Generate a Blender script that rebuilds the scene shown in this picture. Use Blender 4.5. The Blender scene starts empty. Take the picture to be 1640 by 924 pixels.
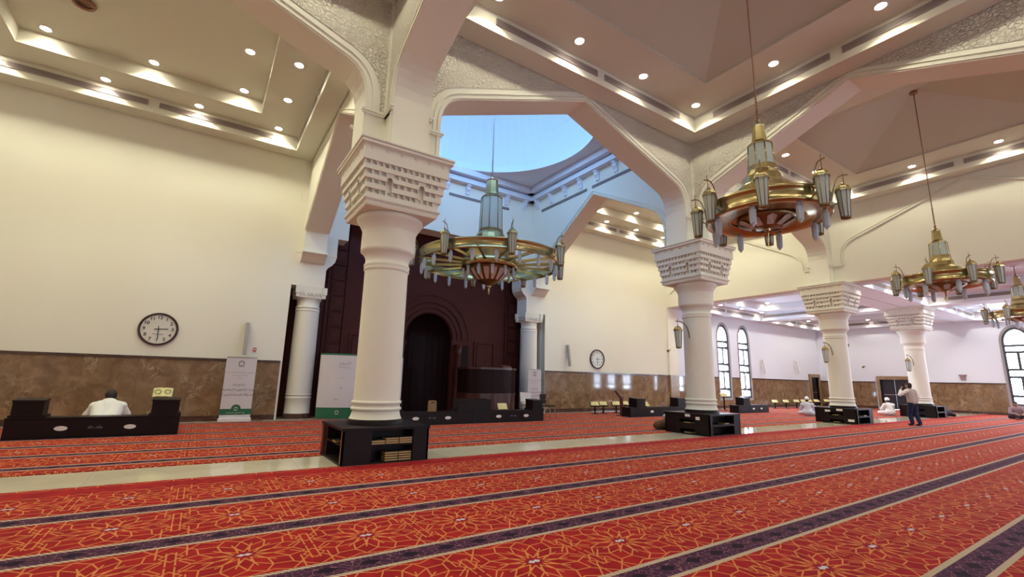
import bpy, math, random, unicodedata
from mathutils import Vector, Matrix
random.seed(7)
scn = bpy.context.scene
COL = scn.collection
PI = math.pi
R = math.radians

# ------------------------------------------------------------------ camera
CAM = (0.0, 0.0, 1.355)
FPX = 737.6
def cam_matrix(yaw, pitch, roll):
    cy, sy, cp, sp = math.cos(yaw), math.sin(yaw), math.cos(pitch), math.sin(pitch)
    f = Vector((sy*cp, cy*cp, sp)); r = Vector((cy, -sy, 0)); u = r.cross(f)
    c, s = math.cos(roll), math.sin(roll)
    r2 = c*r + s*u; u2 = -s*r + c*u
    return Matrix(((r2.x, u2.x, -f.x), (r2.y, u2.y, -f.y), (r2.z, u2.z, -f.z)))
cd = bpy.data.cameras.new('camera'); cam = bpy.data.objects.new('camera', cd); COL.objects.link(cam)
cd.sensor_width = 36; cd.lens = 36*FPX/1640; cd.clip_start = .05; cd.clip_end = 300
cam.matrix_world = Matrix.Translation(CAM) @ cam_matrix(R(33.46), R(11.13), R(1.32)).to_4x4()
scn.camera = cam

# ------------------------------------------------------------------ world, exposure
w = bpy.data.worlds.new('sky'); scn.world = w; w.use_nodes = True
nt = w.node_tree; bg = nt.nodes['Background']
bg.inputs[0].default_value = (.70, .82, 1.0, 1); bg.inputs[1].default_value = 30.0
scn.view_settings.view_transform = 'Standard'; scn.view_settings.look = 'None'
scn.view_settings.exposure = 0.24; scn.view_settings.gamma = 1.0
try: scn.view_settings.use_curve_mapping = False
except Exception: pass
scn.cycles.use_denoising = True
scn.cycles.max_bounces = 8; scn.cycles.diffuse_bounces = 5; scn.cycles.glossy_bounces = 3
scn.cycles.transparent_max_bounces = 8; scn.cycles.caustics_reflective = False; scn.cycles.caustics_refractive = False
scn.cycles.sample_clamp_indirect = 6
SPOT_W = 58.0; SPOT_COL = (1.0, .97, .72)


# ------------------------------------------------------------------ materials
M = {}
def new_mat(name):
    m = bpy.data.materials.new(name); m.use_nodes = True; M[name] = m
    return m, m.node_tree, m.node_tree.nodes['Principled BSDF']
def mat(name, col, rough=.6, metal=0, spec=.5, **kw):
    m, nt, p = new_mat(name)
    p.inputs['Base Color'].default_value = (*col, 1); p.inputs['Roughness'].default_value = rough
    p.inputs['Metallic'].default_value = metal; p.inputs['Specular IOR Level'].default_value = spec
    for k, v in kw.items(): p.inputs[k.replace('_', ' ')].default_value = v
    return m
class N:
    """small node builder"""
    def __init__(s, nt): s.nt = nt
    def node(s, t, ins=(), **at):
        n = s.nt.nodes.new(t)
        for k, v in at.items(): setattr(n, k, v)
        for i, v in (ins.items() if isinstance(ins, dict) else enumerate(ins)):
            if v is None: continue
            if isinstance(v, bpy.types.NodeSocket): s.nt.links.new(v, n.inputs[i])
            else: n.inputs[i].default_value = v
        return n
    def m(s, op, a, b=None, c=None, clamp=False):
        return s.node('ShaderNodeMath', (a, b, c), operation=op, use_clamp=clamp).outputs[0]
    def v(s, op, a, b=None):
        n = s.node('ShaderNodeVectorMath', (a, b), operation=op)
        return n.outputs['Value'] if op in ('DOT_PRODUCT', 'LENGTH') else n.outputs[0]
    def scale(s, a, f):
        n = s.node('ShaderNodeVectorMath', {0: a}, operation='SCALE')
        if isinstance(f, bpy.types.NodeSocket): s.nt.links.new(f, n.inputs['Scale'])
        else: n.inputs['Scale'].default_value = f
        return n.outputs[0]
    def mix(s, f, a, b):
        n = s.node('ShaderNodeMix', data_type='RGBA')
        for i, v in ((0, f), (6, a), (7, b)):
            if isinstance(v, bpy.types.NodeSocket): s.nt.links.new(v, n.inputs[i])
            else: n.inputs[i].default_value = v if i == 0 else (*v, 1)
        return n.outputs[2]
    def noise(s, vec, scale, detail=4, rough=.55, dist=0):
        n = s.node('ShaderNodeTexNoise', {'Vector': vec, 'Scale': scale, 'Detail': detail, 'Roughness': rough, 'Distortion': dist})
        return n.outputs[0]
    def ramp(s, f, stops):
        n = s.node('ShaderNodeValToRGB', {0: f}); e = n.color_ramp.elements
        while len(e) < len(stops): e.new(.5)
        for k, (p, c) in enumerate(stops): e[k].position = p; e[k].color = (*c, 1)
        return n.outputs[0]
    def step(s, x, a, b):
        return s.node('ShaderNodeMapRange', {0: x, 1: a, 2: b, 3: 0.0, 4: 1.0}, interpolation_type='SMOOTHSTEP').outputs[0]
    def pos(s): return s.node('ShaderNodeNewGeometry').outputs['Position']
    def bump(s, p, h, strength, dist):
        n = s.node('ShaderNodeBump', {'Height': h, 'Strength': strength, 'Distance': dist})
        s.nt.links.new(n.outputs[0], p.inputs['Normal'])

def noisy(name, c1, c2, scale, rough, spec=.5, bump=0, bscale=40):
    m, nt, p = new_mat(name); n = N(nt); P = n.pos()
    nt.links.new(n.mix(n.noise(P, scale), c1, c2), p.inputs['Base Color'])
    p.inputs['Roughness'].default_value = rough; p.inputs['Specular IOR Level'].default_value = spec
    if bump: n.bump(p, n.noise(P, bscale, 3), bump, .01)
    return m
noisy('cream', (.785, .775, .665), (.815, .81, .705), .6, .75, .25)
noisy('stone', (.72, .71, .625), (.76, .75, .665), 1.5, .6, .3, .05, 30)
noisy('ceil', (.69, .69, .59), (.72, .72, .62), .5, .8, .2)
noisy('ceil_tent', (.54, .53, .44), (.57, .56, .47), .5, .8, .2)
noisy('low_white', (.73, .775, .84), (.76, .805, .87), .5, .75, .25)
mat('vent', (.20, .17, .17), .5); mat('vent_slat', (.34, .29, .28), .45)
noisy('black_wood', (.009, .0055, .0065), (.015, .009, .0095), 4, .42, .17)
noisy('red_edge', (.10, .018, .014), (.14, .03, .02), 6, .3, .5)
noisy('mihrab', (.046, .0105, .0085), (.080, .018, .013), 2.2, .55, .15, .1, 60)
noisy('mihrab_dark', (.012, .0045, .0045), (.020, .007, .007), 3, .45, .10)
noisy('minbar', (.050, .016, .013), (.075, .024, .019), 3, .28, .4)
mat('brass', (.44, .36, .17), .27, 1.0); mat('brass_dark', (.24, .18, .09), .38, 1.0)
mat('chain', (.30, .17, .11), .5, .6)
mat('frost', (.60, .68, .63), .35, 0, .5, Transmission_Weight=.25)
mat('frost_blue', (.66, .74, .80), .3, 0, .5, Transmission_Weight=.3)
mat('petal', (.62, .50, .44), .35)
mat('white', (.80, .79, .77), .5); mat('label', (.72, .70, .68), .4); mat('banner', (.63, .61, .64), .55)
mat('green', (.012, .13, .06), .5); mat('ink', (.06, .07, .08), .6); mat('ink_soft', (.22, .22, .26), .6)
mat('grey', (.36, .35, .34), .4); mat('silver', (.42, .41, .38), .38, .7); mat('chrome', (.6, .6, .6), .2, 1)
mat('clock_face', (.66, .66, .60), .25); mat('clock_rim', (.045, .018, .02), .3)
mat('red_plastic', (.5, .03, .02), .4); mat('skin', (.30, .16, .10), .6); mat('hair', (.012, .008, .008), .7)
noisy('thobe', (.78, .78, .76), (.84, .84, .82), 9, .8, .2, .25, 14)
noisy('thobe_grey', (.52, .56, .66), (.62, .65, .72), 9, .8, .2, .25, 14)
noisy('vest', (.46, .40, .35), (.52, .46, .41), 9, .8, .2, .2, 18)
noisy('trousers', (.012, .018, .05), (.022, .03, .075), 9, .8, .2, .2, 14)
noisy('mauve', (.26, .17, .19), (.33, .23, .24), 9, .8, .2)
noisy('rose_scarf', (.62, .40, .38), (.72, .52, .5), 12, .8, .2)
noisy('brown_cloth', (.10, .05, .03), (.15, .08, .045), 9, .85, .2, .3, 14)
noisy('blue_cloth', (.35, .42, .62), (.45, .52, .72), 9, .8, .2)
noisy('dark_cloth', (.012, .010, .014), (.03, .022, .025), 9, .8, .2, .3, 14)
noisy('card', (.24, .13, .055), (.29, .17, .075), 5, .7)
noisy('page', (.60, .52, .22), (.68, .60, .30), 20, .6); mat('cover', (.10, .11, .05), .5)
noisy('gilt', (.42, .27, .07), (.55, .38, .13), 30, .35, .6)
noisy('book_dark', (.02, .03, .022), (.05, .04, .03), 10, .5)
noisy('wood_red', (.10, .028, .022), (.14, .045, .03), 8, .4)
mat('win_frame', (.055, .06, .066), .45); mat('win_stone', (.33, .30, .30), .6)
mat('door_dark', (.018, .013, .022), .4)

def emis(name, col, s):
    m, nt, p = new_mat(name)
    p.inputs['Base Color'].default_value = (*col, 1)
    p.inputs['Emission Color'].default_value = (*col, 1); p.inputs['Emission Strength'].default_value = s
    return m
emis('lens', (1, .90, .70), 60.0)
def glass(name, tint):
    m, nt, p = new_mat(name); nt.nodes.remove(p); n = N(nt)
    t = n.node('ShaderNodeBsdfTransparent', {0: (*tint, 1)}); g = n.node('ShaderNodeBsdfGlossy', {0: (1, 1, 1, 1), 1: .08})
    x = n.node('ShaderNodeMixShader', {0: .08, 1: t.outputs[0], 2: g.outputs[0]})
    nt.links.new(x.outputs[0], nt.nodes['Material Output'].inputs[0])
glass('pane', (.93, .95, .97)); glass('pane_blue', (.165, .265, .375))  # blue pane dims and colours daylight from the added dome windows
def relief():
    m, nt, p = new_mat('relief'); n = N(nt); P = n.pos()
    nt.links.new(n.mix(n.noise(P, .6), (.77, .74, .63), (.81, .78, .68)), p.inputs['Base Color']); p.inputs['Roughness'].default_value = .7
    wv = n.node('ShaderNodeTexWave', {'Vector': P, 'Scale': 3.6, 'Distortion': 9.0, 'Detail': 2.0, 'Detail Scale': 2.2}, wave_type='RINGS')
    vo = n.node('ShaderNodeTexVoronoi', {'Vector': P, 'Scale': 13.0}, feature='DISTANCE_TO_EDGE')
    h = n.m('ADD', n.step(wv.outputs['Fac'] if 'Fac' in wv.outputs else wv.outputs[1], .35, .65), n.m('MULTIPLY', n.step(vo.outputs[0], .02, .14), .8))
    n.bump(p, h, 1.0, .035)
relief()
def marble(name, stops, scale, vein, vcol, rough, rand=True, vs=(0, .045)):
    m, nt, p = new_mat(name); n = N(nt); P = n.pos()
    if rand:
        oi = n.node('ShaderNodeObjectInfo').outputs['Random']
        P = n.v('ADD', P, n.scale(n.node('ShaderNodeCombineXYZ', (oi, oi, oi)).outputs[0], 37.0))
    base = n.ramp(n.noise(P, scale, 7, .62, .8), stops)
    d = n.m('ABSOLUTE', n.m('SUBTRACT', n.noise(P, vein, 5, .6, 1.5), .5))
    patch = n.step(n.noise(P, scale*.55, 3), .5, .68)
    f = n.m('MULTIPLY', n.m('SUBTRACT', 1.0, n.step(d, *vs)), n.m('ADD', n.m('MULTIPLY', patch, .75), .06))
    nt.links.new(n.mix(f, base, vcol), p.inputs['Base Color'])
    p.inputs['Roughness'].default_value = rough
marble('marble_brown', ((.28, (.135, .078, .040)), (.5, (.215, .132, .072)), (.72, (.30, .20, .118))), 2.6, 3.4, (.46, .36, .25), .055)
marble('marble_dark', ((.3, (.045, .022, .018)), (.7, (.10, .055, .045))), 5, 6, (.2, .14, .11), .12)
marble('marble_frame', ((.3, (.20, .12, .05)), (.7, (.30, .19, .09))), 4, 5, (.4, .3, .18), .2)
marble('marble_cream', ((.3, (.58, .53, .40)), (.7, (.68, .63, .50))), 1.2, 2, (.72, .68, .58), .07)
def carpet(name, y0):
    m, nt, p = new_mat(name); n = N(nt)
    sep = n.node('ShaderNodeSeparateXYZ', (n.pos(),)); X, Y = sep.outputs[0], sep.outputs[1]
    fm = lambda a, per: n.m('SUBTRACT', n.m('FLOORED_MODULO', n.m('ADD', a, per/2), per), per/2)
    u = fm(n.m('SUBTRACT', X, .45), .91); v = fm(n.m('SUBTRACT', Y, y0), 1.195)
    au, av = n.m('ABSOLUTE', u), n.m('ABSOLUTE', v)
    r = n.m('SQRT', n.m('ADD', n.m('MULTIPLY', u, u), n.m('MULTIPLY', v, v)))
    a = n.m('PINGPONG', n.m('ADD', n.m('ARCTAN2', v, u), PI), PI/12)
    cp = n.node('ShaderNodeCombineXYZ', (n.m('MULTIPLY', r, n.m('COSINE', a)), n.m('MULTIPLY', r, n.m('SINE', a)), 0.0)).outputs[0]
    cc = n.node('ShaderNodeCombineXYZ', (au, av, 0.0)).outputs[0]
    def seg(P, A, B):
        A = Vector((*A, 0)); B = Vector((*B, 0)); D = B-A
        q = n.v('SUBTRACT', P, tuple(A))
        t = n.m('DIVIDE', n.v('DOT_PRODUCT', q, tuple(D)), D.length_squared, clamp=True)
        return n.v('LENGTH', n.v('SUBTRACT', q, n.scale(tuple(D), t)))
    pol = lambda rr, dg: (rr*math.cos(R(dg)), rr*math.sin(R(dg)))
    ds = [seg(cp, pol(.075, 0), pol(.20, 15)), seg(cp, pol(.20, 15), pol(.33, 0)), seg(cp, pol(.33, 0), pol(.42, 15)), seg(cp, pol(.12, 15), pol(.27, 15))]
    ds = [n.m('ADD', d, n.m('MULTIPLY', n.step(r, .425, .43), 9.0)) for d in ds]
    cs = [((.455, .10), (.38, .20)), ((.38, .20), (.455, .30)), ((.30, .31), (.455, .45)), ((.40, .25), (.27, .45)), ((.0, .44), (.16, .39)), ((.16, .39), (.27, .45)), ((.36, .20), (.36, .45)), ((.425, .02), (.425, .30)), ((.31, .05), (.425, .17))]
    cd_ = [seg(cc, a_, b_) for a_, b_ in cs]
    mn = ds[0]
    for d in ds[1:]+cd_: mn = n.m('MINIMUM', mn, d)
    line = n.m('SUBTRACT', 1.0, n.step(mn, .0032, .0080))
    nz = n.noise(n.pos(), 5.0, 3); fine = n.noise(n.pos(), 160.0, 2)
    red = n.mix(n.step(nz, .38, .62), (.27, .0065, .009), (.36, .013, .010))
    red = n.mix(n.m('MULTIPLY', fine, .35), red, (.17, .006, .010))
    c = n.mix(line, red, (.56, .21, .06))
    dm = n.m('ADD', n.m('DIVIDE', au, .075), n.m('DIVIDE', av, .055))
    c = n.mix(n.m('SUBTRACT', 1.0, n.step(dm, 1.0, 1.15)), c, (.20, .008, .03))
    c = n.mix(n.m('SUBTRACT', 1.0, n.step(n.m('ADD', n.m('DIVIDE', n.m('ABSOLUTE', n.m('SUBTRACT', au, .022)), .030), n.m('DIVIDE', av, .026)), 1.0, 1.2)), c, (.55, .48, .50))
    # stripe
    e = n.m('SUBTRACT', .5975, av)
    vo = n.node('ShaderNodeTexVoronoi', {'Vector': n.pos(), 'Scale': 17.0}, feature='DISTANCE_TO_EDGE').outputs[0]
    lens = n.m('ADD', n.m('DIVIDE', n.m('ABSOLUTE', fm(X, .305)), .085), n.m('DIVIDE', e, .055))
    inner = n.mix(n.step(vo, .010, .034), (.30, .125, .145), (.045, .015, .042))
    inner = n.mix(n.m('SUBTRACT', 1.0, n.step(lens, .9, 1.1)), inner, (.010, .006, .016))
    dash = n.m('GREATER_THAN', fm(n.m('ADD', X, v), .04), -.008)
    border = n.mix(dash, (.16, .085, .085), (.54, .44, .31))
    s = n.mix(n.step(e, .103, .107), inner, border)
    c = n.mix(n.m('MAXIMUM', n.step(e, .148, .152), n.m('MULTIPLY', n.m('GREATER_THAN', Y, 6.9), n.m('LESS_THAN', Y, 8.0))), s, c)
    nt.links.new(c, p.inputs['Base Color'])
    p.inputs['Roughness'].default_value = .9; p.inputs['Specular IOR Level'].default_value = .10
    p.inputs['Sheen Weight'].default_value = .04; p.inputs['Sheen Tint'].default_value = (1, .50, .72, 1); p.inputs['Sheen Roughness'].default_value = .4
    n.bump(p, fine, .3, .004)
carpet('carpet_front', 4.24); carpet('carpet_back', 9.7)

# ------------------------------------------------------------------ mesh helpers
class MB:
    def __init__(s): s.v = []; s.f = []; s.sm = []
    def add(s, vs, fs, smooth=False):
        o = len(s.v); s.v += [tuple(x) for x in vs]; s.f += [tuple(i+o for i in f) for f in fs]; s.sm += [smooth]*len(fs); return s
    def box(s, x0, x1, y0, y1, z0, z1):
        return s.add([(x0,y0,z0),(x1,y0,z0),(x1,y1,z0),(x0,y1,z0),(x0,y0,z1),(x1,y0,z1),(x1,y1,z1),(x0,y1,z1)],
                     [(0,3,2,1),(4,5,6,7),(0,1,5,4),(1,2,6,5),(2,3,7,6),(3,0,4,7)])
    def quad(s, *p): return s.add(p, [tuple(range(len(p)))])
    def frus(s, hx0, hy0, z0, hx1, hy1, z1, cx=0, cy=0):
        return s.add([(cx+a*hx0, cy+b*hy0, z0) for a, b in ((-1,-1),(1,-1),(1,1),(-1,1))]+[(cx+a*hx1, cy+b*hy1, z1) for a, b in ((-1,-1),(1,-1),(1,1),(-1,1))],
                     [(0,3,2,1),(4,5,6,7),(0,1,5,4),(1,2,6,5),(2,3,7,6),(3,0,4,7)])
    def lathe(s, prof, n=32, c=(0,0), smooth=True, rot=0, caps=True):
        o = []; f = []
        for r, z in prof:
            for k in range(n):
                a = 2*PI*k/n+rot; o.append((c[0]+r*math.cos(a), c[1]+r*math.sin(a), z))
        for j in range(len(prof)-1):
            for k in range(n):
                k2 = (k+1) % n; f.append((j*n+k, j*n+k2, (j+1)*n+k2, (j+1)*n+k))
        s.add(o, f, smooth)
        if caps: s.add(o, [tuple(range(n-1, -1, -1)), tuple((len(prof)-1)*n+k for k in range(n))], False)
        return s
    def tube(s, path, r, n=8, smooth=True):
        path = [Vector(p) for p in path]; o = []; f = []; up = None
        for i, p in enumerate(path):
            d = (path[min(i+1, len(path)-1)]-path[max(i-1, 0)]).normalized()
            if up is None: up = Vector((0,0,1)) if abs(d.z) < .9 else Vector((1,0,0))
            x = d.cross(up).normalized(); y = x.cross(d).normalized(); up = y
            rr = r[i] if isinstance(r, (list, tuple)) else r
            for k in range(n):
                a = 2*PI*k/n; o.append(p+rr*(math.cos(a)*x+math.sin(a)*y))
        for j in range(len(path)-1):
            for k in range(n):
                k2 = (k+1) % n; f.append((j*n+k, j*n+k2, (j+1)*n+k2, (j+1)*n+k))
        f += [tuple(range(n-1, -1, -1)), tuple((len(path)-1)*n+k for k in range(n))]
        return s.add(o, f, smooth)
    def sphere(s, c, r, n=12, m=8, sc=(1,1,1)):
        o = []; f = []
        for j in range(m+1):
            t = PI*j/m
            for k in range(n):
                a = 2*PI*k/n; o.append((c[0]+r*sc[0]*math.sin(t)*math.cos(a), c[1]+r*sc[1]*math.sin(t)*math.sin(a), c[2]+r*sc[2]*math.cos(t)))
        for j in range(m):
            for k in range(n):
                k2 = (k+1) % n; f.append((j*n+k, (j+1)*n+k, (j+1)*n+k2, j*n+k2))
        return s.add(o, f, True)
    def prism(s, poly, axis, a, b):
        """extrude a 2-D polygon along an axis from a to b; poly is in the two other axes in xyz order"""
        def P(q, t):
            return (t, q[0], q[1]) if axis == 'x' else (q[0], t, q[1]) if axis == 'y' else (q[0], q[1], t)
        n = len(poly)
        return s.add([P(q, a) for q in poly]+[P(q, b) for q in poly],
                     [tuple(range(n)), tuple(range(2*n-1, n-1, -1))]+[(i, (i+1) % n, n+(i+1) % n, n+i) for i in range(n)])
    def xf(s, mtx):
        s.v = [tuple(mtx @ Vector(p)) for p in s.v]; return s
    def mesh(s, name, m):
        me = bpy.data.meshes.new(name); me.from_pydata(s.v, [], s.f)
        me.polygons.foreach_set('use_smooth', s.sm); me.update()
        if m: me.materials.append(M[m] if isinstance(m, str) else m)
        return me
    def build(s, name, m, parent=None, kind=None, loc=None):
        return put(name, s.mesh(name, m), parent, kind, loc)
def put(name, me, parent=None, kind=None, loc=None):
    o = bpy.data.objects.new(name, me); COL.objects.link(o)
    if parent: o.parent = parent
    if loc is not None: o.location = loc
    if kind: o['kind'] = kind
    return o
def thing(name, label, cat, loc=(0,0,0), rz=0, group=None):
    o = bpy.data.objects.new(name, None); COL.objects.link(o); o.empty_display_size = .1
    o.location = loc; o.rotation_euler = (0, 0, rz); return tag(o, label, cat, group)
def tag(o, label, cat, group=None):
    o['label'] = label; o['category'] = cat
    if group: o['group'] = group
    return o
def dup(o, parent=None):
    c = o.copy(); COL.objects.link(c)
    if parent: c.parent = parent
    for ch in list(o.children): dup(ch, c)
    return c
def flip_fix(mb):   # recompute outward normals once per mesh
    import bmesh
    pass

# ------------------------------------------------------------------ layout (metres)
X0, XA, XB, XC, XD, XE = -6.63, 2.62, 11.87, 20.83, 29.58, 37.5
YF, YR, YW, YS = -.85, 8.15, 15.9, -9.85
XW = -7.0; T = .35; ZT = 8.42; ZC = 5.33; ZL = 5.30
WS = 1.75

# ------------------------------------------------------------------ floor
GAPS = [(XW, XA-.72), (XA+.72, XB-.72), (XB+.72, XC-.72), (XC+.72, XD-.72), (XD+.72, XE-.5)]
def carpet_mesh(rects):
    mb = MB()
    for a, b, c, d in rects: mb.box(a, b, c, d, .001, .016)
    return mb
fl = MB().box(XW-.3, XE+.3, YS-.3, YW+2.4, -.2, 0).build('floor', 'marble_cream', kind='structure')
k = 0; x = XW
while x < XE:
    x1 = min(x+1.2, XE); MB().box(x+.003, x1-.003, 7.50, 8.60, -.01, .004+.0006*(k % 2)).build('marble_slab', 'marble_cream', fl); x = x1; k += 1
tag(carpet_mesh([(XW, XE-.5, YS+.02, 7.43)]+[(a, b, 7.43, 7.49) for a, b in GAPS]).build('prayer_carpet', 'carpet_front'), 'large red prayer carpet with star tracery and dark striped rows before the column line', 'carpet')
tag(carpet_mesh([(XW, XE-.5, 8.87, 15.35), (3.16, 11.20, 15.35, 16.60)]+[(a, b, 8.61, 8.87) for a, b in GAPS]).build('prayer_carpet', 'carpet_back'), 'red prayer carpet between the marble strip and the marble wainscot wall', 'carpet')

# ------------------------------------------------------------------ walls with lancet openings
def lancet(c, hw, z0, zs, z1, n=8):
    """pointed arch outline, left foot to right foot over the top"""
    pts = [(c-hw, z0)]
    h = z1-zs
    for i in range(n+1):
        t = i/n; pts.append((c-hw*math.cos(t*PI/2)**.9 if i < n else c, zs+h*(1-(1-t)**1.7)*1.0))
    pts2 = [(2*c-a, b) for a, b in pts[::-1][1:]]
    return pts+pts2
def wall_strips(a0, a1, ztop, holes, put2d):
    """front face quads of a wall from a0 to a1 with holes [(outline)], emitted through put2d(list of (a,z))"""
    a = a0
    for h in sorted(holes, key=lambda q: q[0][0]):
        l, r = h[0][0], h[-1][0]; z0 = h[0][1]
        put2d([(a, 0), (l, 0), (l, ztop), (a, ztop)])
        if z0 > 0: put2d([(l, 0), (r, 0), (r, z0), (l, z0)])
        for (p, q) in zip(h, h[1:]):
            if abs(q[0]-p[0]) > 1e-6: put2d([(p[0], p[1]), (q[0], q[1]), (q[0], ztop), (p[0], ztop)])
        a = r
    put2d([(a, 0), (a1, 0), (a1, ztop), (a, ztop)])
def wall(name, m, axis, c, a0, a1, ztop, holes=(), depth=.3, sgn=1):
    mb = MB()
    def P(a, z, d): return (a, c+sgn*d, z) if axis == 'y' else (c+sgn*d, a, z)
    wall_strips(a0, a1, ztop, holes, lambda q: mb.quad(*[P(a, z, 0) for a, z in q]))
    wall_strips(a0, a1, ztop, holes, lambda q: mb.quad(*[P(a, z, depth) for a, z in q]))
    mb.quad(P(a0, ztop, 0), P(a1, ztop, 0), P(a1, ztop, depth), P(a0, ztop, depth))
    for h in holes:
        for p, q in zip(h, h[1:]+[h[0]]): mb.quad(P(*p, 0), P(*q, 0), P(*q, depth), P(*p, depth))
    return mb.build(name, m, kind='structure')
WINS = []
def window(k, axis, c, a, z0=.46, z1=4.97, hw=.66, sgn=1):
    """stone-framed lancet window with dark muntins: the hole in the wall is the outline with half-width hw"""
    def B(mb, a0, a1, za, zb, d0, d1):
        if axis == 'y': mb.box(a0, a1, *sorted((c+sgn*d0, c+sgn*d1)), za, zb)
        else: mb.box(*sorted((c+sgn*d0, c+sgn*d1)), a0, a1, za, zb)
        return mb
    P = lambda q, d: (q[0], c+sgn*d, q[1]) if axis == 'y' else (c+sgn*d, q[0], q[1])
    zs = z1-1.0
    out = lancet(a, hw, z0, zs, z1); inn = lancet(a, hw-.10, z0+.10, zs, z1-.14)
    fr = MB()
    def ring(o, i, d0, d1, mb):
        n = len(o)
        for j in range(n):
            j2 = (j+1) % n
            mb.quad(P(o[j], d0), P(o[j2], d0), P(i[j2], d0), P(i[j], d0)); mb.quad(P(o[j], d1), P(o[j2], d1), P(i[j2], d1), P(i[j], d1))
            mb.quad(P(i[j], d0), P(i[j2], d0), P(i[j2], d1), P(i[j], d1)); mb.quad(P(o[j], d0), P(o[j2], d0), P(o[j2], d1), P(o[j], d1))
    ring(out, inn, -.03, .26, fr)
    wn = fr.build('window_%d' % k, 'win_stone', kind='structure')
    i2 = lancet(a, hw-.20, z0+.20, zs, z1-.27); mb = MB(); ring(inn, i2, .03, .14, mb); mb.build('sash', 'win_frame', wn)
    W = hw-.17
    zz = [z0+.17, z0+.60, z0+1.62, z0+2.03, z0+3.0, z0+3.36]     # rails
    for i, z in enumerate(zz[1:]): B(MB(), a-W, a+W, z-.065, z+.065, .03, .14).build('muntin', 'win_frame', wn)
    for z_, z2 in ((zz[1], zz[2]), (zz[3], zz[4])): B(MB(), a-.06, a+.06, z_+.065, z2-.065, .03, .14).build('muntin', 'win_frame', wn)
    B(MB(), a-.045, a+.045, zz[5]-.3, zz[5], .06, .14)
    lo = [(q[0], q[1]) for q in i2]
    cells = [(a-W, a+W, zz[0], zz[1]), (a-W, a, zz[1], zz[2]), (a, a+W, zz[1], zz[2]), (a-W, a+W, zz[2], zz[3]), (a-W, a, zz[3], zz[4]), (a, a+W, zz[3], zz[4]), (a-W, a+W, zz[4], zz[5])]
    for (l, r, b, t) in cells: MB().quad(P((l, b), .1), P((r, b), .1), P((r, t), .1), P((l, t), .1)).build('pane', 'pane', wn)
    top = [q for q in lancet(a, W, zz[5], zs, z1-.24)]
    MB().quad(*[P(q, .1) for q in top]).build('pane', 'pane', wn)
    return out
def win_hole(a, hw=.66, z0=.46, z1=4.97): return lancet(a, hw, z0, z1-1.0, z1)
wb = [25.58, 27.76]; we = [5.86, 3.70, 1.40, -2.8, -5.0, -7.2]
# back (qibla) wall in three lengths
wall('wall_back', 'cream', 'y', YW, XW, 2.078, ZT+.1)
wall('wall_back', 'cream', 'y', YW, 12.272, XC, ZT+.1)
dn = [(35.95, 0), (35.95, 1.96), (37.10, 1.96), (37.10, 0)]
wall('wall_back', 'low_white', 'y', YW, XC, XE+.3, ZL+.1, [win_hole(a) for a in wb]+[dn])
de = [(10.86, 0), (10.86, 1.88), (12.34, 1.88), (12.34, 0)]
wall('wall_right', 'low_white', 'x', XE, YS, YW, ZL+.1, [win_hole(a) for a in we]+[de])
WF_ADDED = [7.5, 14.0, 23.4, 30.0]; WL_ADDED = [-4.5]  # unseen windows behind the camera, added to supply daylight fill
wall('wall_front', 'cream', 'y', YS, XW-.3, XE+.3, ZT+.1, [win_hole(a) for a in WF_ADDED], sgn=-1)
wall('wall_left', 'cream', 'x', XW, YS, YW+.3, ZT+.1, [win_hole(a) for a in WL_ADDED], sgn=-1)
for i, a in enumerate(wb): window(i+1, 'y', YW, a)
for i, a in enumerate(we): window(i+3, 'x', XE, a)
for i, a in enumerate(WF_ADDED): window(i+9, 'y', YS, a, sgn=-1)
# portals guide daylight through the windows
def portal(loc, rot, sx, sy):
    l = bpy.data.lights.new('daylight_portal', 'AREA'); l.shape = 'RECTANGLE'; l.size = sx; l.size_y = sy; l.cycles.is_portal = True
    o = bpy.data.objects.new('daylight_portal', l); COL.objects.link(o); o.location = loc; o.rotation_euler = rot
for a in wb: portal((a, YW+.35, 2.7), (R(-90), 0, 0), 1.3, 4.6)
for i, a in enumerate(WL_ADDED): window(i+20, 'x', XW, a, sgn=-1); portal((XW-.35, a, 2.7), (0, R(-90), 0), 4.6, 1.3)
for a in WF_ADDED: portal((a, YS-.35, 2.7), (R(90), 0, 0), 1.3, 4.6)
for a in we: portal((XE+.35, a, 2.7), (0, R(90), 0), 4.6, 1.3)

# wainscot: slabs with dark base and cap
def wainscot(axis, c, a0, a1, sgn, idx, skip=(), slab=1.15):
    root = None
    segs = []; a = a0
    for (l, r, z) in sorted(skip):
        segs.append((a, l, None)); 
        if z > .2: segs.append((l, r, z))
        a = r
    segs.append((a, a1, None))
    def B(mb, u0, u1, z0, z1, d):
        if axis == 'y': return mb.box(u0, u1, c-d, c+.01, z0, z1)
        return mb.box(c-d, c+.01, u0, u1, z0, z1)
    base = MB(); caps = MB()
    for (l, r, z) in segs:
        B(base, l, r, 0, .15, .045)
        if z is None: B(caps, l, r, WS-.065, WS, .05)
    root = base.build('baseboard_%s' % idx, 'marble_dark', kind='structure')
    caps.build('cap_moulding', 'marble_dark', root)
    for (l, r, z) in segs:
        n = max(1, round((r-l)/slab)); st = (r-l)/n
        for i in range(n): B(MB(), l+i*st+.0015, l+(i+1)*st-.0015, .15, (WS-.065) if z is None else z-.02, .03).build('marble_panel', 'marble_brown', root)
wainscot('y', YW, XW, 2.02, 1, 'back_1')
wainscot('y', YW, 12.30, XC-T, 1, 'back_2')
wainscot('y', YW, XC+T, XE, 1, 'back_3', [(a-.66, a+.66, .46) for a in wb]+[(35.62, 37.3, 0)])
wainscot('x', XE, YS, YW, 1, 'right', [(a-.66, a+.66, .46) for a in we]+[(10.6, 12.6, 0)])

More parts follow.
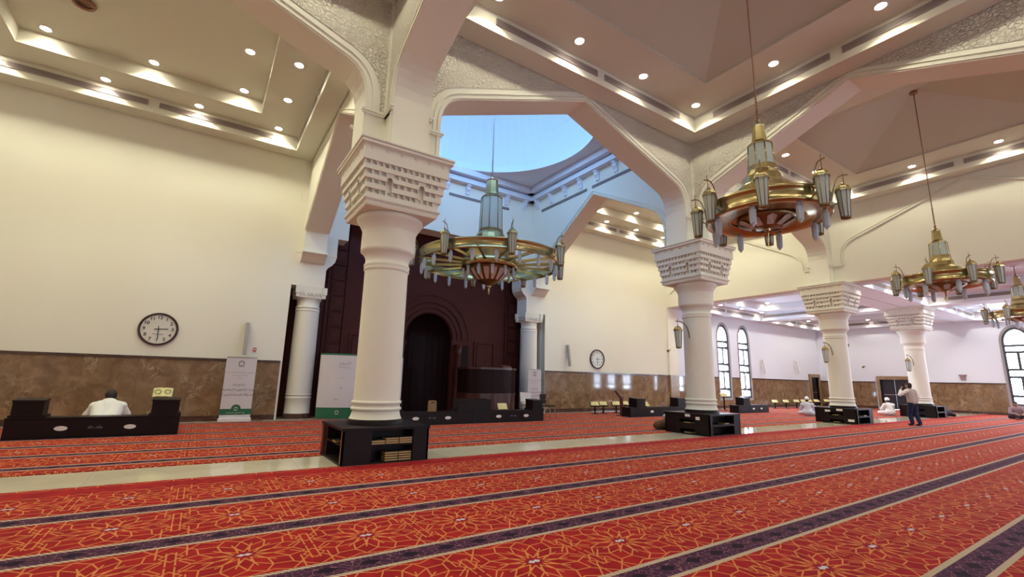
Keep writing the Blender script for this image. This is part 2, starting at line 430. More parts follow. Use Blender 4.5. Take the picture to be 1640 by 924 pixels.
# pilaster at the end of the upper wall, jamb edges
pl = MB().box(XC-T, XC+T, YW-.10, YW, WS, ZC).build('trim_1', 'cream', kind='structure')
MB().box(XC-T, XC+T, YW-.13, YW, .15, WS).build('marble_panel', 'marble_frame', pl)

# doors
def door(k, axis, c, a0, a1, zt, sgn=1, fw=.24):
    def B(mb, u0, u1, z0, z1, d0, d1):
        if axis == 'y': return mb.box(u0, u1, *sorted((c+d0, c+d1)), z0, z1)
        return mb.box(*sorted((c+d0, c+d1)), u0, u1, z0, z1)
    fr = MB(); B(fr, a0-fw, a0, 0, zt+.22, -.09, .1); B(fr, a1, a1+fw*.7, 0, zt+.22, -.09, .1); B(fr, a0, a1, zt, zt+.22, -.09, .1)
    d = fr.build('door_%d' % k, 'marble_frame', kind='structure')
    mid = (a0+a1)/2
    for l, r in ((a0, mid-.004), (mid+.004, a1)):
        lf = B(MB(), l, r, .01, zt, .10, .15).build('leaf', 'door_dark', d)
        for z0, z1 in ((.12, .8), (1.0, zt-.12)): B(MB(), l+.1, r-.1, z0, z1, .085, .1).build('leaf_panel', 'door_dark', lf)
    B(MB(), a0+.12, a1-.12, .90, .94, .05, .08).build('push_bar', 'silver', d)
door(1, 'y', YW, 35.95, 37.10, 1.96); door(2, 'x', XE, 10.86, 12.34, 1.88)

# ------------------------------------------------------------------ arches
def prof(c, half, apex, leg=.75):
    """underside of an arch springing from a pier at c, rising to the apex at c+half (half may be negative)"""
    s = 1 if half > 0 else -1; h = abs(half)
    u = [(leg, ZC), (leg, 6.3), (leg+.015, 6.5), (leg+.06, 6.66), (leg+.13, 6.79), (leg+.23, 6.89), (leg+.37, 6.97), (h, apex)]
    return [(c+s*a, z) for a, z in u]
def offset(pts, d):
    out = []
    for i, p in enumerate(pts):
        a = Vector(pts[max(i-1, 0)]); b = Vector(pts[min(i+1, len(pts)-1)])
        t = (b-a).normalized(); n = Vector((-t.y, t.x))
        out.append((p[0]+n.x*d, p[1]+n.y*d))
    return out
def arch_wall(idx, axis, c, s0, s1, pts, ztop, faces, t=T, m='cream', relief=True, panel_margin=(.40, .40)):
    """a beam of thickness 2t whose underside follows pts (left to right); faces: signs of the faces that carry mouldings"""
    P = (lambda a, z, d: (a, c+d, z)) if axis == 'x' else (lambda a, z, d: (c+d, a, z))
    full = [(s0, pts[0][1])]+pts+[(s1, pts[-1][1])] if s0 < pts[0][0]-1e-6 else pts+[(s1, pts[-1][1])]
    mb = MB()
    for (p, q) in zip(full, full[1:]):
        for d in (-t, t):
            if abs(p[0]-q[0]) > 1e-6: mb.quad(P(*p, d), P(*q, d), P(q[0], ztop, d), P(p[0], ztop, d))
        mb.quad(P(*p, -t), P(*q, -t), P(*q, t), P(*p, t))
    for s, z in ((full[0][0], full[0][1]), (full[-1][0], full[-1][1])): mb.quad(P(s, z, -t), P(s, z, t), P(s, ztop, t), P(s, ztop, -t))
    top = mb.build('wall_arcade_%d' % idx, m, kind='structure')
    for sg in faces:
        for off, wd, pr in ((.03, .05, .025), (.13, .045, .03)):
            a = offset(pts, off); b = offset(pts, off+wd); mm = MB()
            a = [q for q in a]; 
            if off > .1:
                a = [(q[0], max(q[1], 6.0)) for q in a]; b = [(q[0], max(q[1], 6.0)) for q in b]
            d0, d1 = sg*t, sg*(t+pr)
            for i in range(len(a)-1):
                if a[i] == a[i+1]: continue
                mm.quad(P(*a[i], d1), P(*a[i+1], d1), P(*b[i+1], d1), P(*b[i], d1))
                mm.quad(P(*a[i], d0), P(*a[i+1], d0), P(*a[i+1], d1), P(*a[i], d1)); mm.quad(P(*b[i], d0), P(*b[i+1], d0), P(*b[i+1], d1), P(*b[i], d1))
            mm.build('arch_moulding', m, top)
        if relief:
            e = offset(pts, .27); ap = max(range(len(pts)), key=lambda i: pts[i][1])
            rm = MB(); zc = ztop-.02
            L, Rr = s0+panel_margin[0], s1-panel_margin[1]
            e = [(min(max(q[0], L), Rr), max(q[1], 6.12)) for q in e]
            e = [(L, e[0][1])]+e+[(Rr, e[-1][1])]
            d1 = sg*(t+.012)
            for p, q in zip(e, e[1:]):
                if q[0]-p[0] > 1e-4 and min(p[1], q[1]) < zc: rm.quad(P(p[0], min(p[1], zc), d1), P(q[0], min(q[1], zc), d1), P(q[0], zc, d1), P(p[0], zc, d1))
                if p[1] < zc: rm.quad(P(*p, sg*t), P(*q, sg*t), P(*q, d1), P(*p, d1))
            rm.build('relief_panel', 'relief', top)
            for bx, sd in ((L, 1), (Rr, -1)):
                bm_ = MB()
                for z0, z1, pr, ext in ((6.05, 6.09, .06, .40), (6.01, 6.05, .035, .38)):
                    u0, u1 = sorted((bx-sd*.05, bx+sd*ext)); dd = sorted((sg*t, sg*(t+pr)))
                    if axis == 'x': bm_.box(u0, u1, c+dd[0], c+dd[1], z0, z1)
                    else: bm_.box(c+dd[0], c+dd[1], u0, u1, z0, z1)
                bm_.build('bracket_moulding', m, top)
                v0, v1 = sorted((bx-sd*.03, bx)); dd = sorted((sg*t, sg*(t+.03)))
                (MB().box(v0, v1, c+dd[0], c+dd[1], 6.09, zc) if axis == 'x' else MB().box(c+dd[0], c+dd[1], v0, v1, 6.09, zc)).build('panel_edge', m, top)
    return top
def span(a, b, apex): 
    h = (b-a)/2; L = prof(a, h, apex); return L+prof(b, -h, apex)[::-1][1:]
arch_wall(1, 'x', YR, X0, XA, span(X0, XA, 8.27), ZT+.1, (-1, 1))
arch_wall(2, 'x', YR, XA, XB, span(XA, XB, 8.27), 9.7, (-1, 1))
arch_wall(3, 'x', YR, XB, XC-.01, span(XB, XC, 8.27), ZT+.1, (-1, 1))
for i, xx in enumerate((X0, XA, XB)): arch_wall(4+i, 'y', xx, YF, YR, span(YF, YR, 8.27), ZT+.1, (-1, 1))
DP = [(8.90, ZC), (8.90, 6.1), (8.95, 6.35), (9.06, 6.58), (9.25, 6.78), (9.5, 6.93), (9.9, 7.14), (12.0, 8.27), (15.55, 5.9), (15.55, 5.27)]
for i, xx in enumerate((XA, XB)):
    dtop = arch_wall(7+i, 'y', xx, YR, YW, DP, 9.7, (-1, 1), relief=False)
    cb = MB()                     # corbel that carries the arch end at the wall
    cb.prism([(YW, 4.93), (15.80, 4.97), (15.70, 5.06), (15.62, 5.16), (15.50, 5.2), (15.50, 5.24), (15.53, 5.24), (15.53, 5.29), (YW, 5.29)], 'x', xx-T-.02, xx+T+.02)
    cb.build('corbel', 'cream', dtop)
arch_wall(9, 'y', X0, YR, YW, DP, ZT+.1, (1,), relief=False)
# upper wall above the low aisle with arch outlines in shallow relief
uw = MB().box(XC-T, XC+T, YS, YW, ZC, ZT+.1).build('wall_upper', 'cream', kind='structure')
for pts in (span(YF, YR, 8.27), [(8.9, 6.05)]+DP[1:-1]+[(15.55, 5.6)]):
    for off, wd, pr in ((0, .05, .05), (.10, .04, .03)):
        a = offset(pts, off); b = offset(pts, off+wd); mm = MB(); xf = XC-T
        a = [(q[0], max(q[1], 6.05)) for q in a]; b = [(q[0], max(q[1], 6.05)) for q in b]
        for i in range(len(a)-1):
            A = [(xf-pr, *a[i]), (xf-pr, *a[i+1]), (xf-pr, *b[i+1]), (xf-pr, *b[i])]
            mm.quad(*A); mm.quad((xf, *a[i]), (xf, *a[i+1]), A[1], A[0]); mm.quad((xf, *b[i]), (xf, *b[i+1]), A[2], A[3])
        mm.build('arch_moulding', 'cream', uw)
# piers above the capitals (cross-shaped)
for i, (px, lo) in enumerate(((X0, 0), (XA, 0), (XB, 0), (XC, 1))):
    mb = MB().box(px-.3, px+.3, YR-.3, YR+.3, ZC, ZC+.5)
    if lo: mb.box(px-.42, px-.3, YR-T-.01, YR+T+.01, ZC+.01, ZT)
    pr_ = mb.build('trim_%d' % (10+i), 'cream', kind='structure')
    for sx in (-1, 1):
        for sy in (-1, 1):
            if lo and sx > 0: continue
            b2 = MB(); b2.box(*sorted((px+sx*(T-.01), px+sx*(T+.05))), *sorted((YR+sy*(T-.01), YR+sy*.72)), 6.01, 6.09); b2.build('bracket_moulding', 'cream', pr_)

# ------------------------------------------------------------------ ceilings
def ring_quads(mb, o, i, zo, zi):
    A = [(o[0], o[2]), (o[1], o[2]), (o[1], o[3]), (o[0], o[3])]; B = [(i[0], i[2]), (i[1], i[2]), (i[1], i[3]), (i[0], i[3])]
    for k in range(4):
        k2 = (k+1) % 4; mb.quad((*A[k], zo), (*A[k2], zo), (*B[k2], zi), (*B[k], zi))
def inset(r, l, rr, f, b): return (r[0]+l, r[1]-rr, r[2]+f, r[3]-b)
LIGHTS = []
def bay(idx, rect, zs, kind, ins=(.57, .57, .53, .56), m='ceil', inner=(1.14, 1.14, 1.14, 1.14), up=.45):
    mb = MB(); g = inset(rect, .03, .03, .03, .03)
    ring_quads(mb, inset(rect, -.02, -.02, -.02, -.02), g, zs+.05, zs+.05); ring_quads(mb, g, g, zs+.05, zs)
    led = inset(rect, *ins); ring_quads(mb, g, led, zs, zs); ring_quads(mb, led, led, zs, zs+up)
    inn = inset(led, *inner); z1 = zs+up; ring_quads(mb, led, inn, z1, z1)
    if kind == 'tray':
        ring_quads(mb, inn, inn, z1, z1+.38); mb.quad((inn[0], inn[2], z1+.38), (inn[1], inn[2], z1+.38), (inn[1], inn[3], z1+.38), (inn[0], inn[3], z1+.38))
    c = mb.build('ceiling', m, kind='structure')
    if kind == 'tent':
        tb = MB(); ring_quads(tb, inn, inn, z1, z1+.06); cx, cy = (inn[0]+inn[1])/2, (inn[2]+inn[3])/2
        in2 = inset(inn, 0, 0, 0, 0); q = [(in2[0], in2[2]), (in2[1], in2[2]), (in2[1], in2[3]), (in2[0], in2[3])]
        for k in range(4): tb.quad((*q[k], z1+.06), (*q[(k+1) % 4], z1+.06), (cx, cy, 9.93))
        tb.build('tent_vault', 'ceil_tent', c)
    return led, inn, z1, c
# downlights
proto = {}
def downlight(x, y, z, label, group, watt=SPOT_W, col=SPOT_COL):
    o = thing('recessed_downlight', label, 'ceiling light', (x, y, z), 0, group)
    if 'ring' not in proto:
        proto['ring'] = MB().lathe([(.095, 0), (.13, 0), (.13, -.012), (.11, -.014), (.095, -.004)], 16, caps=False).mesh('trim_ring', 'white')
        proto['lens'] = MB().lathe([(.0, -.006), (.096, -.006)], 16, caps=False, smooth=False).mesh('lens', 'lens')
    put('trim_ring', proto['ring'], o); put('lens', proto['lens'], o)
    key = ('spot', watt, col)
    if key not in proto:
        l = bpy.data.lights.new('downlight_beam', 'SPOT'); l.energy = watt; l.color = col; l.spot_size = R(128); l.spot_blend = .30; l.shadow_soft_size = .05
        proto[key] = l
    b = bpy.data.objects.new('downlight_beam', proto[key]); COL.objects.link(b); b.parent = o; b.location = (0, 0, -.03)
ORD = ['first', 'second', 'third', 'fourth', 'fifth']
def grid_lights(xs, ys, z, where, group, **kw):
    for i, x in enumerate(xs):
        for j, y in enumerate(ys):
            if 0 < i < len(xs)-1 and 0 < j < len(ys)-1: continue
            downlight(x, y, z, 'downlight %s along, %s deep, in the %s' % (ORD[i], ORD[j], where), group, **kw)
def vents(led, z, side, where, zc=.16):
    h = .075
    if side == 'b': a0, a1, c = led[0], led[1], led[3]
    else: a0, a1, c = led[2], led[3], led[1]
    mid = (a0+a1)/2
    for k, (l, r) in enumerate(((mid-3.0, mid-.13), (mid+.13, mid+3.0))):
        l = max(l, a0+.15); r = min(r, a1-.15)
        v = thing('air_vent', 'slot vent, %s on %s side, %s' % (ORD[k], 'wall' if side == 'b' else 'cross', where), 'air vent', ((l+r)/2, c, z+zc) if side == 'b' else (c, (l+r)/2, z+zc), 0 if side == 'b' else R(-90), 'slot vents in the ceiling coffers')
        hl = (r-l)/2
        MB().box(-hl, hl, -.012, .0, -h, h).build('back_plate', 'vent', v)
        fm_ = MB(); fm_.box(-hl, hl, -.022, 0, h-.012, h+.005); fm_.box(-hl, hl, -.022, 0, -h-.005, -h+.012); fm_.box(-hl-.01, -hl+.012, -.022, 0, -h, h); fm_.box(hl-.012, hl+.01, -.022, 0, -h, h)
        fm_.build('frame', 'vent_slat', v)
        sm = MB().box(-hl, hl, -.02, -.008, -.006, .006).mesh('slat', 'vent_slat')
        for q in range(4): put('slat', sm, v, None, (0, 0, -h+.03+q*.03))
gA = 'downlights in the tented coffers'; gB = 'downlights in the stepped tray coffers'; gC = 'downlights in the low aisle coffers'
def tent(x0, x1, where, sides):
    rect = (x0+T, x1-T, YF+T, YR-T); led, inn, z1, c = bay(0, rect, ZT, 'tent')
    xc = (x0+x1)/2; xs = [xc-3.2, xc-1.06, xc+1.06, xc+3.2]; ys = [.5, 2.62, 4.73, 6.83]
    grid_lights(xs, ys, z1, where, gA)
    for s in sides: vents(led, ZT+.1, s, where)
tent(X0, XA, 'tent coffer over the entrance bay', 'b'); tent(XA, XB, 'tent coffer before the dome', 'br'); tent(XB, XC, 'tent coffer past the nearest chandelier', 'br')
def tray(x0, x1, where, sides):
    rect = (x0+T, x1-T, YR+T, YW); led, inn, z1, c = bay(0, rect, ZT, 'tray', inner=(1.14, 1.14, .9, .9))
    xc = (x0+x1)/2; grid_lights([xc-3.1, xc-1.03, xc+1.03, xc+3.1], [9.55, 11.45, 13.25, 15.08], z1, where+' outer step', gB)
    grid_lights([xc-2.05, xc, xc+2.05], [10.3, 12.2, 14.15], z1+.38, where+' raised centre', gB)
    for s in sides: vents(led, ZT+.1, s, where)
tray(X0, XA, 'coffer by the round clock', 'br'); tray(XB, XC, 'coffer beyond the dome', 'b')
def low(x0, x1, y0, y1, where, ins, sides):
    led, inn, z1, c = bay(0, (x0, x1, y0, y1), ZL, 'tray', ins=ins, m='low_white', inner=(1.1, 1.1, .9, .9))
    xs = [led[0]+.55, led[0]+.55+(led[1]-led[0]-1.1)/3, led[0]+.55+(led[1]-led[0]-1.1)*2/3, led[1]-.55]; ys = [led[2]+.45, (led[2]+led[3])/2, led[3]-.35]
    grid_lights(xs, ys, z1, where+' outer step', gC, watt=SPOT_W*.75, col=(1.0, .96, .90))
    grid_lights([inn[0]+.35, (inn[0]+inn[1])/2, inn[1]-.35], [inn[2]+.3, inn[3]-.3], z1+.38, where+' raised centre', gC, watt=SPOT_W*.75, col=(1.0, .96, .90))
    for s in sides: vents(led, ZL+.1, s, where)
low(XC, XD, YR, YW, 'low aisle coffer above the lancet windows', (.57, .55, .95, .56), 'br')
low(XD, XE, YR, YW, 'low aisle coffer in the far corner', (.55, .56, .95, .56), 'br')
low(XC, XD, YF, YR, 'low aisle coffer before the far columns', (.57, .55, .8, .95), 'br')
low(XD, XE, YF, YR, 'low aisle coffer beside the bright window', (.55, .56, .8, .95), 'br')
MB().box(XW-.1, XC, YS, YF+T, ZT, ZT+.1).box(XW-.1, X0+T, YF, YW, ZT, ZT+.1).build('ceiling', 'ceil', kind='structure')
MB().box(XC, XE+.1, YS, YF, ZL, ZL+.1).build('ceiling', 'low_white', kind='structure')
for i, xx in enumerate((-4, 0, 5, 9.5, 14, 18)): downlight(xx, -4.5, ZT-.01, 'downlight in the plain rear ceiling, %s from the entrance' % (ORD+['sixth'])[i], 'downlights in the plain rear ceiling', watt=SPOT_W*1.6)

# ------------------------------------------------------------------ dome bay
DC = (7.19, 12.2); DR = 3.45; ZD = 9.65
dc = MB()
n = 64; bx = (XA+T, XB-T, YR+T, YW)
outer = []
for k in range(n):
    a = 2*PI*k/n+PI/4; c_, s_ = math.cos(a), math.sin(a); t = 1e9
    if c_ > 1e-9: t = min(t, (bx[1]-DC[0])/c_)
    if c_ < -1e-9: t = min(t, (bx[0]-DC[0])/c_)
    if s_ > 1e-9: t = min(t, (bx[3]-DC[1])/s_)
    if s_ < -1e-9: t = min(t, (bx[2]-DC[1])/s_)
    outer.append((DC[0]+t*c_, DC[1]+t*s_))
inn_ = [(DC[0]+DR*math.cos(2*PI*k/n+PI/4), DC[1]+DR*math.sin(2*PI*k/n+PI/4)) for k in range(n)]
crn = [(bx[1], bx[3]), (bx[0], bx[3]), (bx[0], bx[2]), (bx[1], bx[2])]
for k in range(n):
    k2 = (k+1) % n
    dc.quad((*outer[k], ZD), (*outer[k2], ZD), (*inn_[k2], ZD), (*inn_[k], ZD))
    mx = [q for q in crn if abs(outer[k][0]-outer[k2][0]) > .01 and abs(outer[k][1]-outer[k2][1]) > .01 and abs(q[0]-(outer[k][0] if abs(outer[k][0]-q[0]) < .01 else outer[k2][0])) < .02 and abs(q[1]-(outer[k][1] if abs(outer[k][1]-q[1]) < .01 else outer[k2][1])) < .02]
    if mx: dc.quad((*outer[k], ZD), (*mx[0], ZD), (*outer[k2], ZD))
dco = dc.build('ceiling_dome', 'dome_trim' if 'dome_trim' in M else 'low_white', kind='structure')
MB().lathe([(DR, ZD), (DR, ZD+.05), (DR+.15, ZD+.05), (DR+.15, ZD+.02), (3.9, ZD+.02)], 64, DC, caps=False).build('dome_lip', 'low_white', dco)
noisy('dome_paint', (.68, .80, .91), (.72, .83, .93), .8, .8, .2)
pr_ = [(3.68*math.cos(t*PI/2/16), ZD+.03+3.7*math.sin(t*PI/2/16)) for t in range(16)]+[(.001, ZD+3.74)]
dm = MB(); NA = 64; AZ = {}
def dpt(j, k): a = 2*PI*k/NA; return (DC[0]+pr_[j][0]*math.cos(a), DC[1]+pr_[j][0]*math.sin(a), pr_[j][1])
mid_k = round(math.atan2(-.85, -.52)/(2*PI)*NA)
WK = [mid_k+o for o in (-11, -7, -3, 1, 5, 9)]  # windows added on the unseen side of the dome to light its shell
for j in range(len(pr_)-1):
    for k in range(NA):
        if any((k-w_) % NA in (0, 1, 2) for w_ in WK) and 1 <= j <= 6: continue
        dm.add([dpt(j, k), dpt(j, k+1), dpt(j+1, k+1), dpt(j+1, k)], [(0, 1, 2, 3)], True)
dms = dm.build('dome_shell', 'dome_paint', dco)
for w_ in WK:
    pn = MB(); fr_ = MB()
    for k in range(3):
        for j in range(1, 7): pn.quad(dpt(j, w_+k), dpt(j, w_+k+1), dpt(j+1, w_+k+1), dpt(j+1, w_+k))
    wp = pn.build('added_dome_window', 'pane_blue', dco)
    fr_.tube([dpt(j, w_) for j in range(1, 8)], .04, 4).tube([dpt(j, w_+3) for j in range(1, 8)], .04, 4).tube([dpt(1, w_), dpt(1, w_+3)], .04, 4).tube([dpt(7, w_), dpt(7, w_+3)], .04, 4).tube([dpt(4, w_), dpt(4, w_+3)], .03, 4)
    fr_.build('window_frame', 'low_white', wp)
    A, B_, C_ = Vector(dpt(1, w_)), Vector(dpt(1, w_+3)), Vector(dpt(7, w_+1))
    ctr = (Vector(dpt(1, w_))+Vector(dpt(1, w_+3))+Vector(dpt(7, w_))+Vector(dpt(7, w_+3)))/4
    inw = (Vector((DC[0], DC[1], ZD+1.2))-ctr).normalized(); ctr = ctr-inw*.35
    l = bpy.data.lights.new('daylight_portal', 'AREA'); l.shape = 'RECTANGLE'; l.size = 1.3; l.size_y = 2.5; l.cycles.is_portal = True
    o = bpy.data.objects.new('daylight_portal', l); COL.objects.link(o); o.location = ctr; o.rotation_euler = inw.to_track_quat('-Z', 'Y').to_euler()
# cornice, corbels and slot vents round the dome bay
cor = []
def strip(side, z0, z1, pr):
    mb = MB(); x0, x1, y0, y1 = bx
    if side == 'b': mb.box(x0, x1, y1-pr, y1, z0, z1)
    if side == 'r': mb.box(x1-pr, x1, y0, y1, z0, z1)
    if side == 'l': mb.box(x0, x0+pr, y0, y1, z0, z1)
    return mb
cbm = MB().prism([(0, .42), (.20, .42), (.20, .36), (.15, .32), (.13, .22), (.07, .14), (.05, .04), (0, 0)], 'x', -.09, .09)
cmesh = cbm.mesh('corbel', 'low_white')
for i, side in enumerate('brl'):
    s = strip(side, 9.12, 9.26, .26).build('trim_%d' % (20+i), 'low_white', kind='structure')
    strip(side, 9.26, 9.36, .20).build('cornice_fillet', 'low_white', s); strip(side, 9.40, 9.64, .42).build('cornice_crown', 'low_white', s)
    a0, a1 = (bx[0], bx[1]) if side == 'b' else (bx[2], bx[3])
    nn = 9 if side == 'b' else 8
    for k in range(nn):
        a = a0+(k+.5)*(a1-a0)/nn; o = put('corbel', cmesh, s)
        if side == 'b': o.location = (a, YW, 8.70); o.rotation_euler = (0, 0, PI)
        elif side == 'r': o.location = (bx[1], a, 8.70); o.rotation_euler = (0, 0, R(90))
        else: o.location = (bx[0], a, 8.70); o.rotation_euler = (0, 0, R(-90))
    mid = (a0+a1)/2; vm = MB()
    for l, r in ((mid-3.0, mid-.15), (mid+.15, mid+3.0)):
        v = thing('air_vent', 'grey slot vent under the dome cornice, %s half of the %s' % ('first' if l < mid-1 else 'second', {'b': 'mihrab side', 'r': 'far arch side', 'l': 'clock bay side'}[side]), 'air vent', (0, 0, 0), 0, 'slot vents under the dome cornice')
        (MB().box(l, r, YW-.03, YW, 8.52, 8.62) if side == 'b' else MB().box(bx[1]-.03, bx[1], l, r, 8.52, 8.62) if side == 'r' else MB().box(bx[0], bx[0]+.03, l, r, 8.52, 8.62)).build('grille', 'vent', v)

# lintel wall over the mihrab recess
cx_ = 7.175
half = [(5.095, 4.16), (4.10, 4.16), (4.10, 4.75), (4.05, 4.86), (3.93, 4.95), (3.84, 5.08), (3.805, 5.24), (3.805, 5.90), (3.475, 5.90), (3.475, 6.92)]
poly = [(cx_-a, z) for a, z in half]+[(cx_+a, z) for a, z in half[::-1]]
mb = MB(); Y1 = 16.62
for p, q in zip(poly, poly[1:]):
    if abs(p[0]-q[0]) > 1e-6:
        for yy in (YW, Y1): mb.quad((p[0], yy, p[1]), (q[0], yy, q[1]), (q[0], yy, 9.7), (p[0], yy, 9.7))
    mb.quad((p[0], YW, p[1]), (q[0], YW, q[1]), (q[0], Y1, q[1]), (p[0], Y1, p[1]))
lw = mb.build('wall_lintel', 'cream', kind='structure')
for sx in (-1, 1):
    xx = sorted((cx_+sx*3.8, cx_+sx*5.09))
    MB().box(*xx, YW-.015, YW+.02, 5.24, 5.29).build('string_moulding', 'cream', lw); MB().box(xx[0]+(.29 if sx < 0 else 0), xx[1]-(.29 if sx > 0 else 0), YW-.012, YW+.02, 4.42, 4.45).build('string_moulding', 'cream', lw) if 0 else None
MB().box(1.8, 2.08, YW+.29, 17.6, 0, 9.7).box(12.27, 12.55, YW+.29, 17.6, 0, 9.7).build('wall_jamb', 'cream', kind='structure')

# mihrab timber wall
YM = 16.9; nx, nr, nz = 7.33, .98, 2.86
mb = MB(); ap = [(nx-nr, 0)]+[(nx-nr*math.cos(PI*k/20), nz+nr*math.sin(PI*k/20)) for k in range(21)]+[(nx+nr, 0)]
wall_strips(2.08, 12.27, 7.2, [ap], lambda q: mb.quad(*[(a, YM, z) for a, z in q]))
for p, q in zip(ap, ap[1:]): mb.quad((p[0], YM, p[1]), (q[0], YM, q[1]), (q[0], YM+.15, q[1]), (p[0], YM+.15, p[1]))
mw = mb.build('wall_mihrab', 'mihrab', kind='structure')
nb = MB(); prev = None
for k in range(13):      # half-round niche
    a = PI*k/12; p = (nx-nr*math.cos(a), YM+.15+nr*math.sin(a)*.8)
    if prev: nb.quad((*prev, 0), (*p, 0), (*p, nz), (*prev, nz))
    prev = p
for j in range(10):
    for k in range(12):
        def S(j, k): t = PI/2*j/10; a = PI*k/12; return (nx-nr*math.cos(t)*math.cos(a), YM+.15+nr*.8*math.cos(t)*math.sin(a), nz+nr*math.sin(t))
        nb.quad(S(j, k), S(j, k+1), S(j+1, k+1), S(j+1, k))
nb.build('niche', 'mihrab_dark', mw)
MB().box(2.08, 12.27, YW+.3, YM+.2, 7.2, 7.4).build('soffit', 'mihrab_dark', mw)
for r0, r1, pr in ((1.02, 1.12, .05), (1.2, 1.32, .04), (1.42, 1.55, .05), (1.7, 1.78, .03)):
    am = MB(); n2 = 24
    for k in range(n2):
        A = [PI*k/n2, PI*(k+1)/n2]; q = [(nx-r*math.cos(a), nz+r*math.sin(a)) for a in A for r in (r0, r1)]
        am.quad(*[(*(q[i][:1]), YM-pr, q[i][1]) for i in (0, 2, 3, 1)])
        am.quad((q[0][0], YM, q[0][1]), (q[2][0], YM, q[2][1]), (q[2][0], YM-pr, q[2][1]), (q[0][0], YM-pr, q[0][1])); am.quad((q[1][0], YM, q[1][1]), (q[3][0], YM, q[3][1]), (q[3][0], YM-pr, q[3][1]), (q[1][0], YM-pr, q[1][1]))
    am.build('arch_band', 'mihrab', mw)
fp = MB().box(-.22, .22, -.05, 0, -.24, .24).box(-.16, .16, -.075, -.05, -.18, .18).box(-.08, .08, -.09, -.075, -.10, .10).mesh('carved_panel', 'mihrab')
for xx in (3.70, 11.18):
    for k in range(12): put('carved_panel', fp, mw, None, (xx, YM, .45+k*.56))
for xx in (3.38, 4.02, 10.86, 11.5): MB().box(xx-.04, xx+.04, YM-.07, YM, 0, 7.2).build('pilaster_strip', 'mihrab', mw)
for xx, sc in ((4.75, 1), (9.83, 1)):
    f_ = MB(); f_.box(xx-.5, xx+.5, YM-.05, YM, 2.78, 2.86); f_.box(xx-.5, xx-.42, YM-.05, YM, .6, 2.78); f_.box(xx+.42, xx+.5, YM-.05, YM, .6, 2.78); f_.build('panel_frame', 'mihrab', mw)
    MB().box(xx-.36, xx+.36, YM-.03, YM, .7, 2.68).build('wood_panel', 'mihrab', mw)
MB().box(8.72, 9.08, YM-.02, YM+.01, 0, 2.66).build('side_opening', 'mihrab_dark', mw)
for xx in (nx-nr-.22, nx+nr+.22):
    MB().lathe([(.17, 0), (.17, .12), (.13, .16), (.125, .3), (.12, 2.3), (.14, 2.34), (.13, 2.4), (.18, 2.6), (.2, 2.66)], 20, (xx, YM-.2)).build('engaged_column', 'minbar', mw)

# ------------------------------------------------------------------ columns
def niche_teeth(mb, hs, z0, z1, cnt, depth, w_):
    """a course of little hanging arches on the four faces of a square of half-width hs"""
    st = 2*hs/cnt
    for k in range(cnt):
        a = -hs+(k+.5)*st; h = w_*st/2
        for ang in range(4):
            c, s = (1, 0, -1, 0)[ang], (0, 1, 0, -1)[ang]
            def P(t, d, z): return (t*c-d*s, t*s+d*c, z)
            zm = z0+(z1-z0)*.55
            pts = [(a-h, z1), (a-h, zm), (a-h*.6, z0+(z1-z0)*.2), (a, z0), (a+h*.6, z0+(z1-z0)*.2), (a+h, zm), (a+h, z1)]
            fr = [P(t, -(hs+depth), z) for t, z in pts]; bk = [P(t, -hs+.01, z) for t, z in pts]
            o = len(mb.v); mb.v += fr+bk; m_ = len(pts)
            fs = [tuple(range(m_))]+[(i, (i+1) % m_, m_+(i+1) % m_, m_+i) for i in range(m_)]
            mb.f += [tuple(i+o for i in f) for f in fs]; mb.sm += [False]*len(fs)
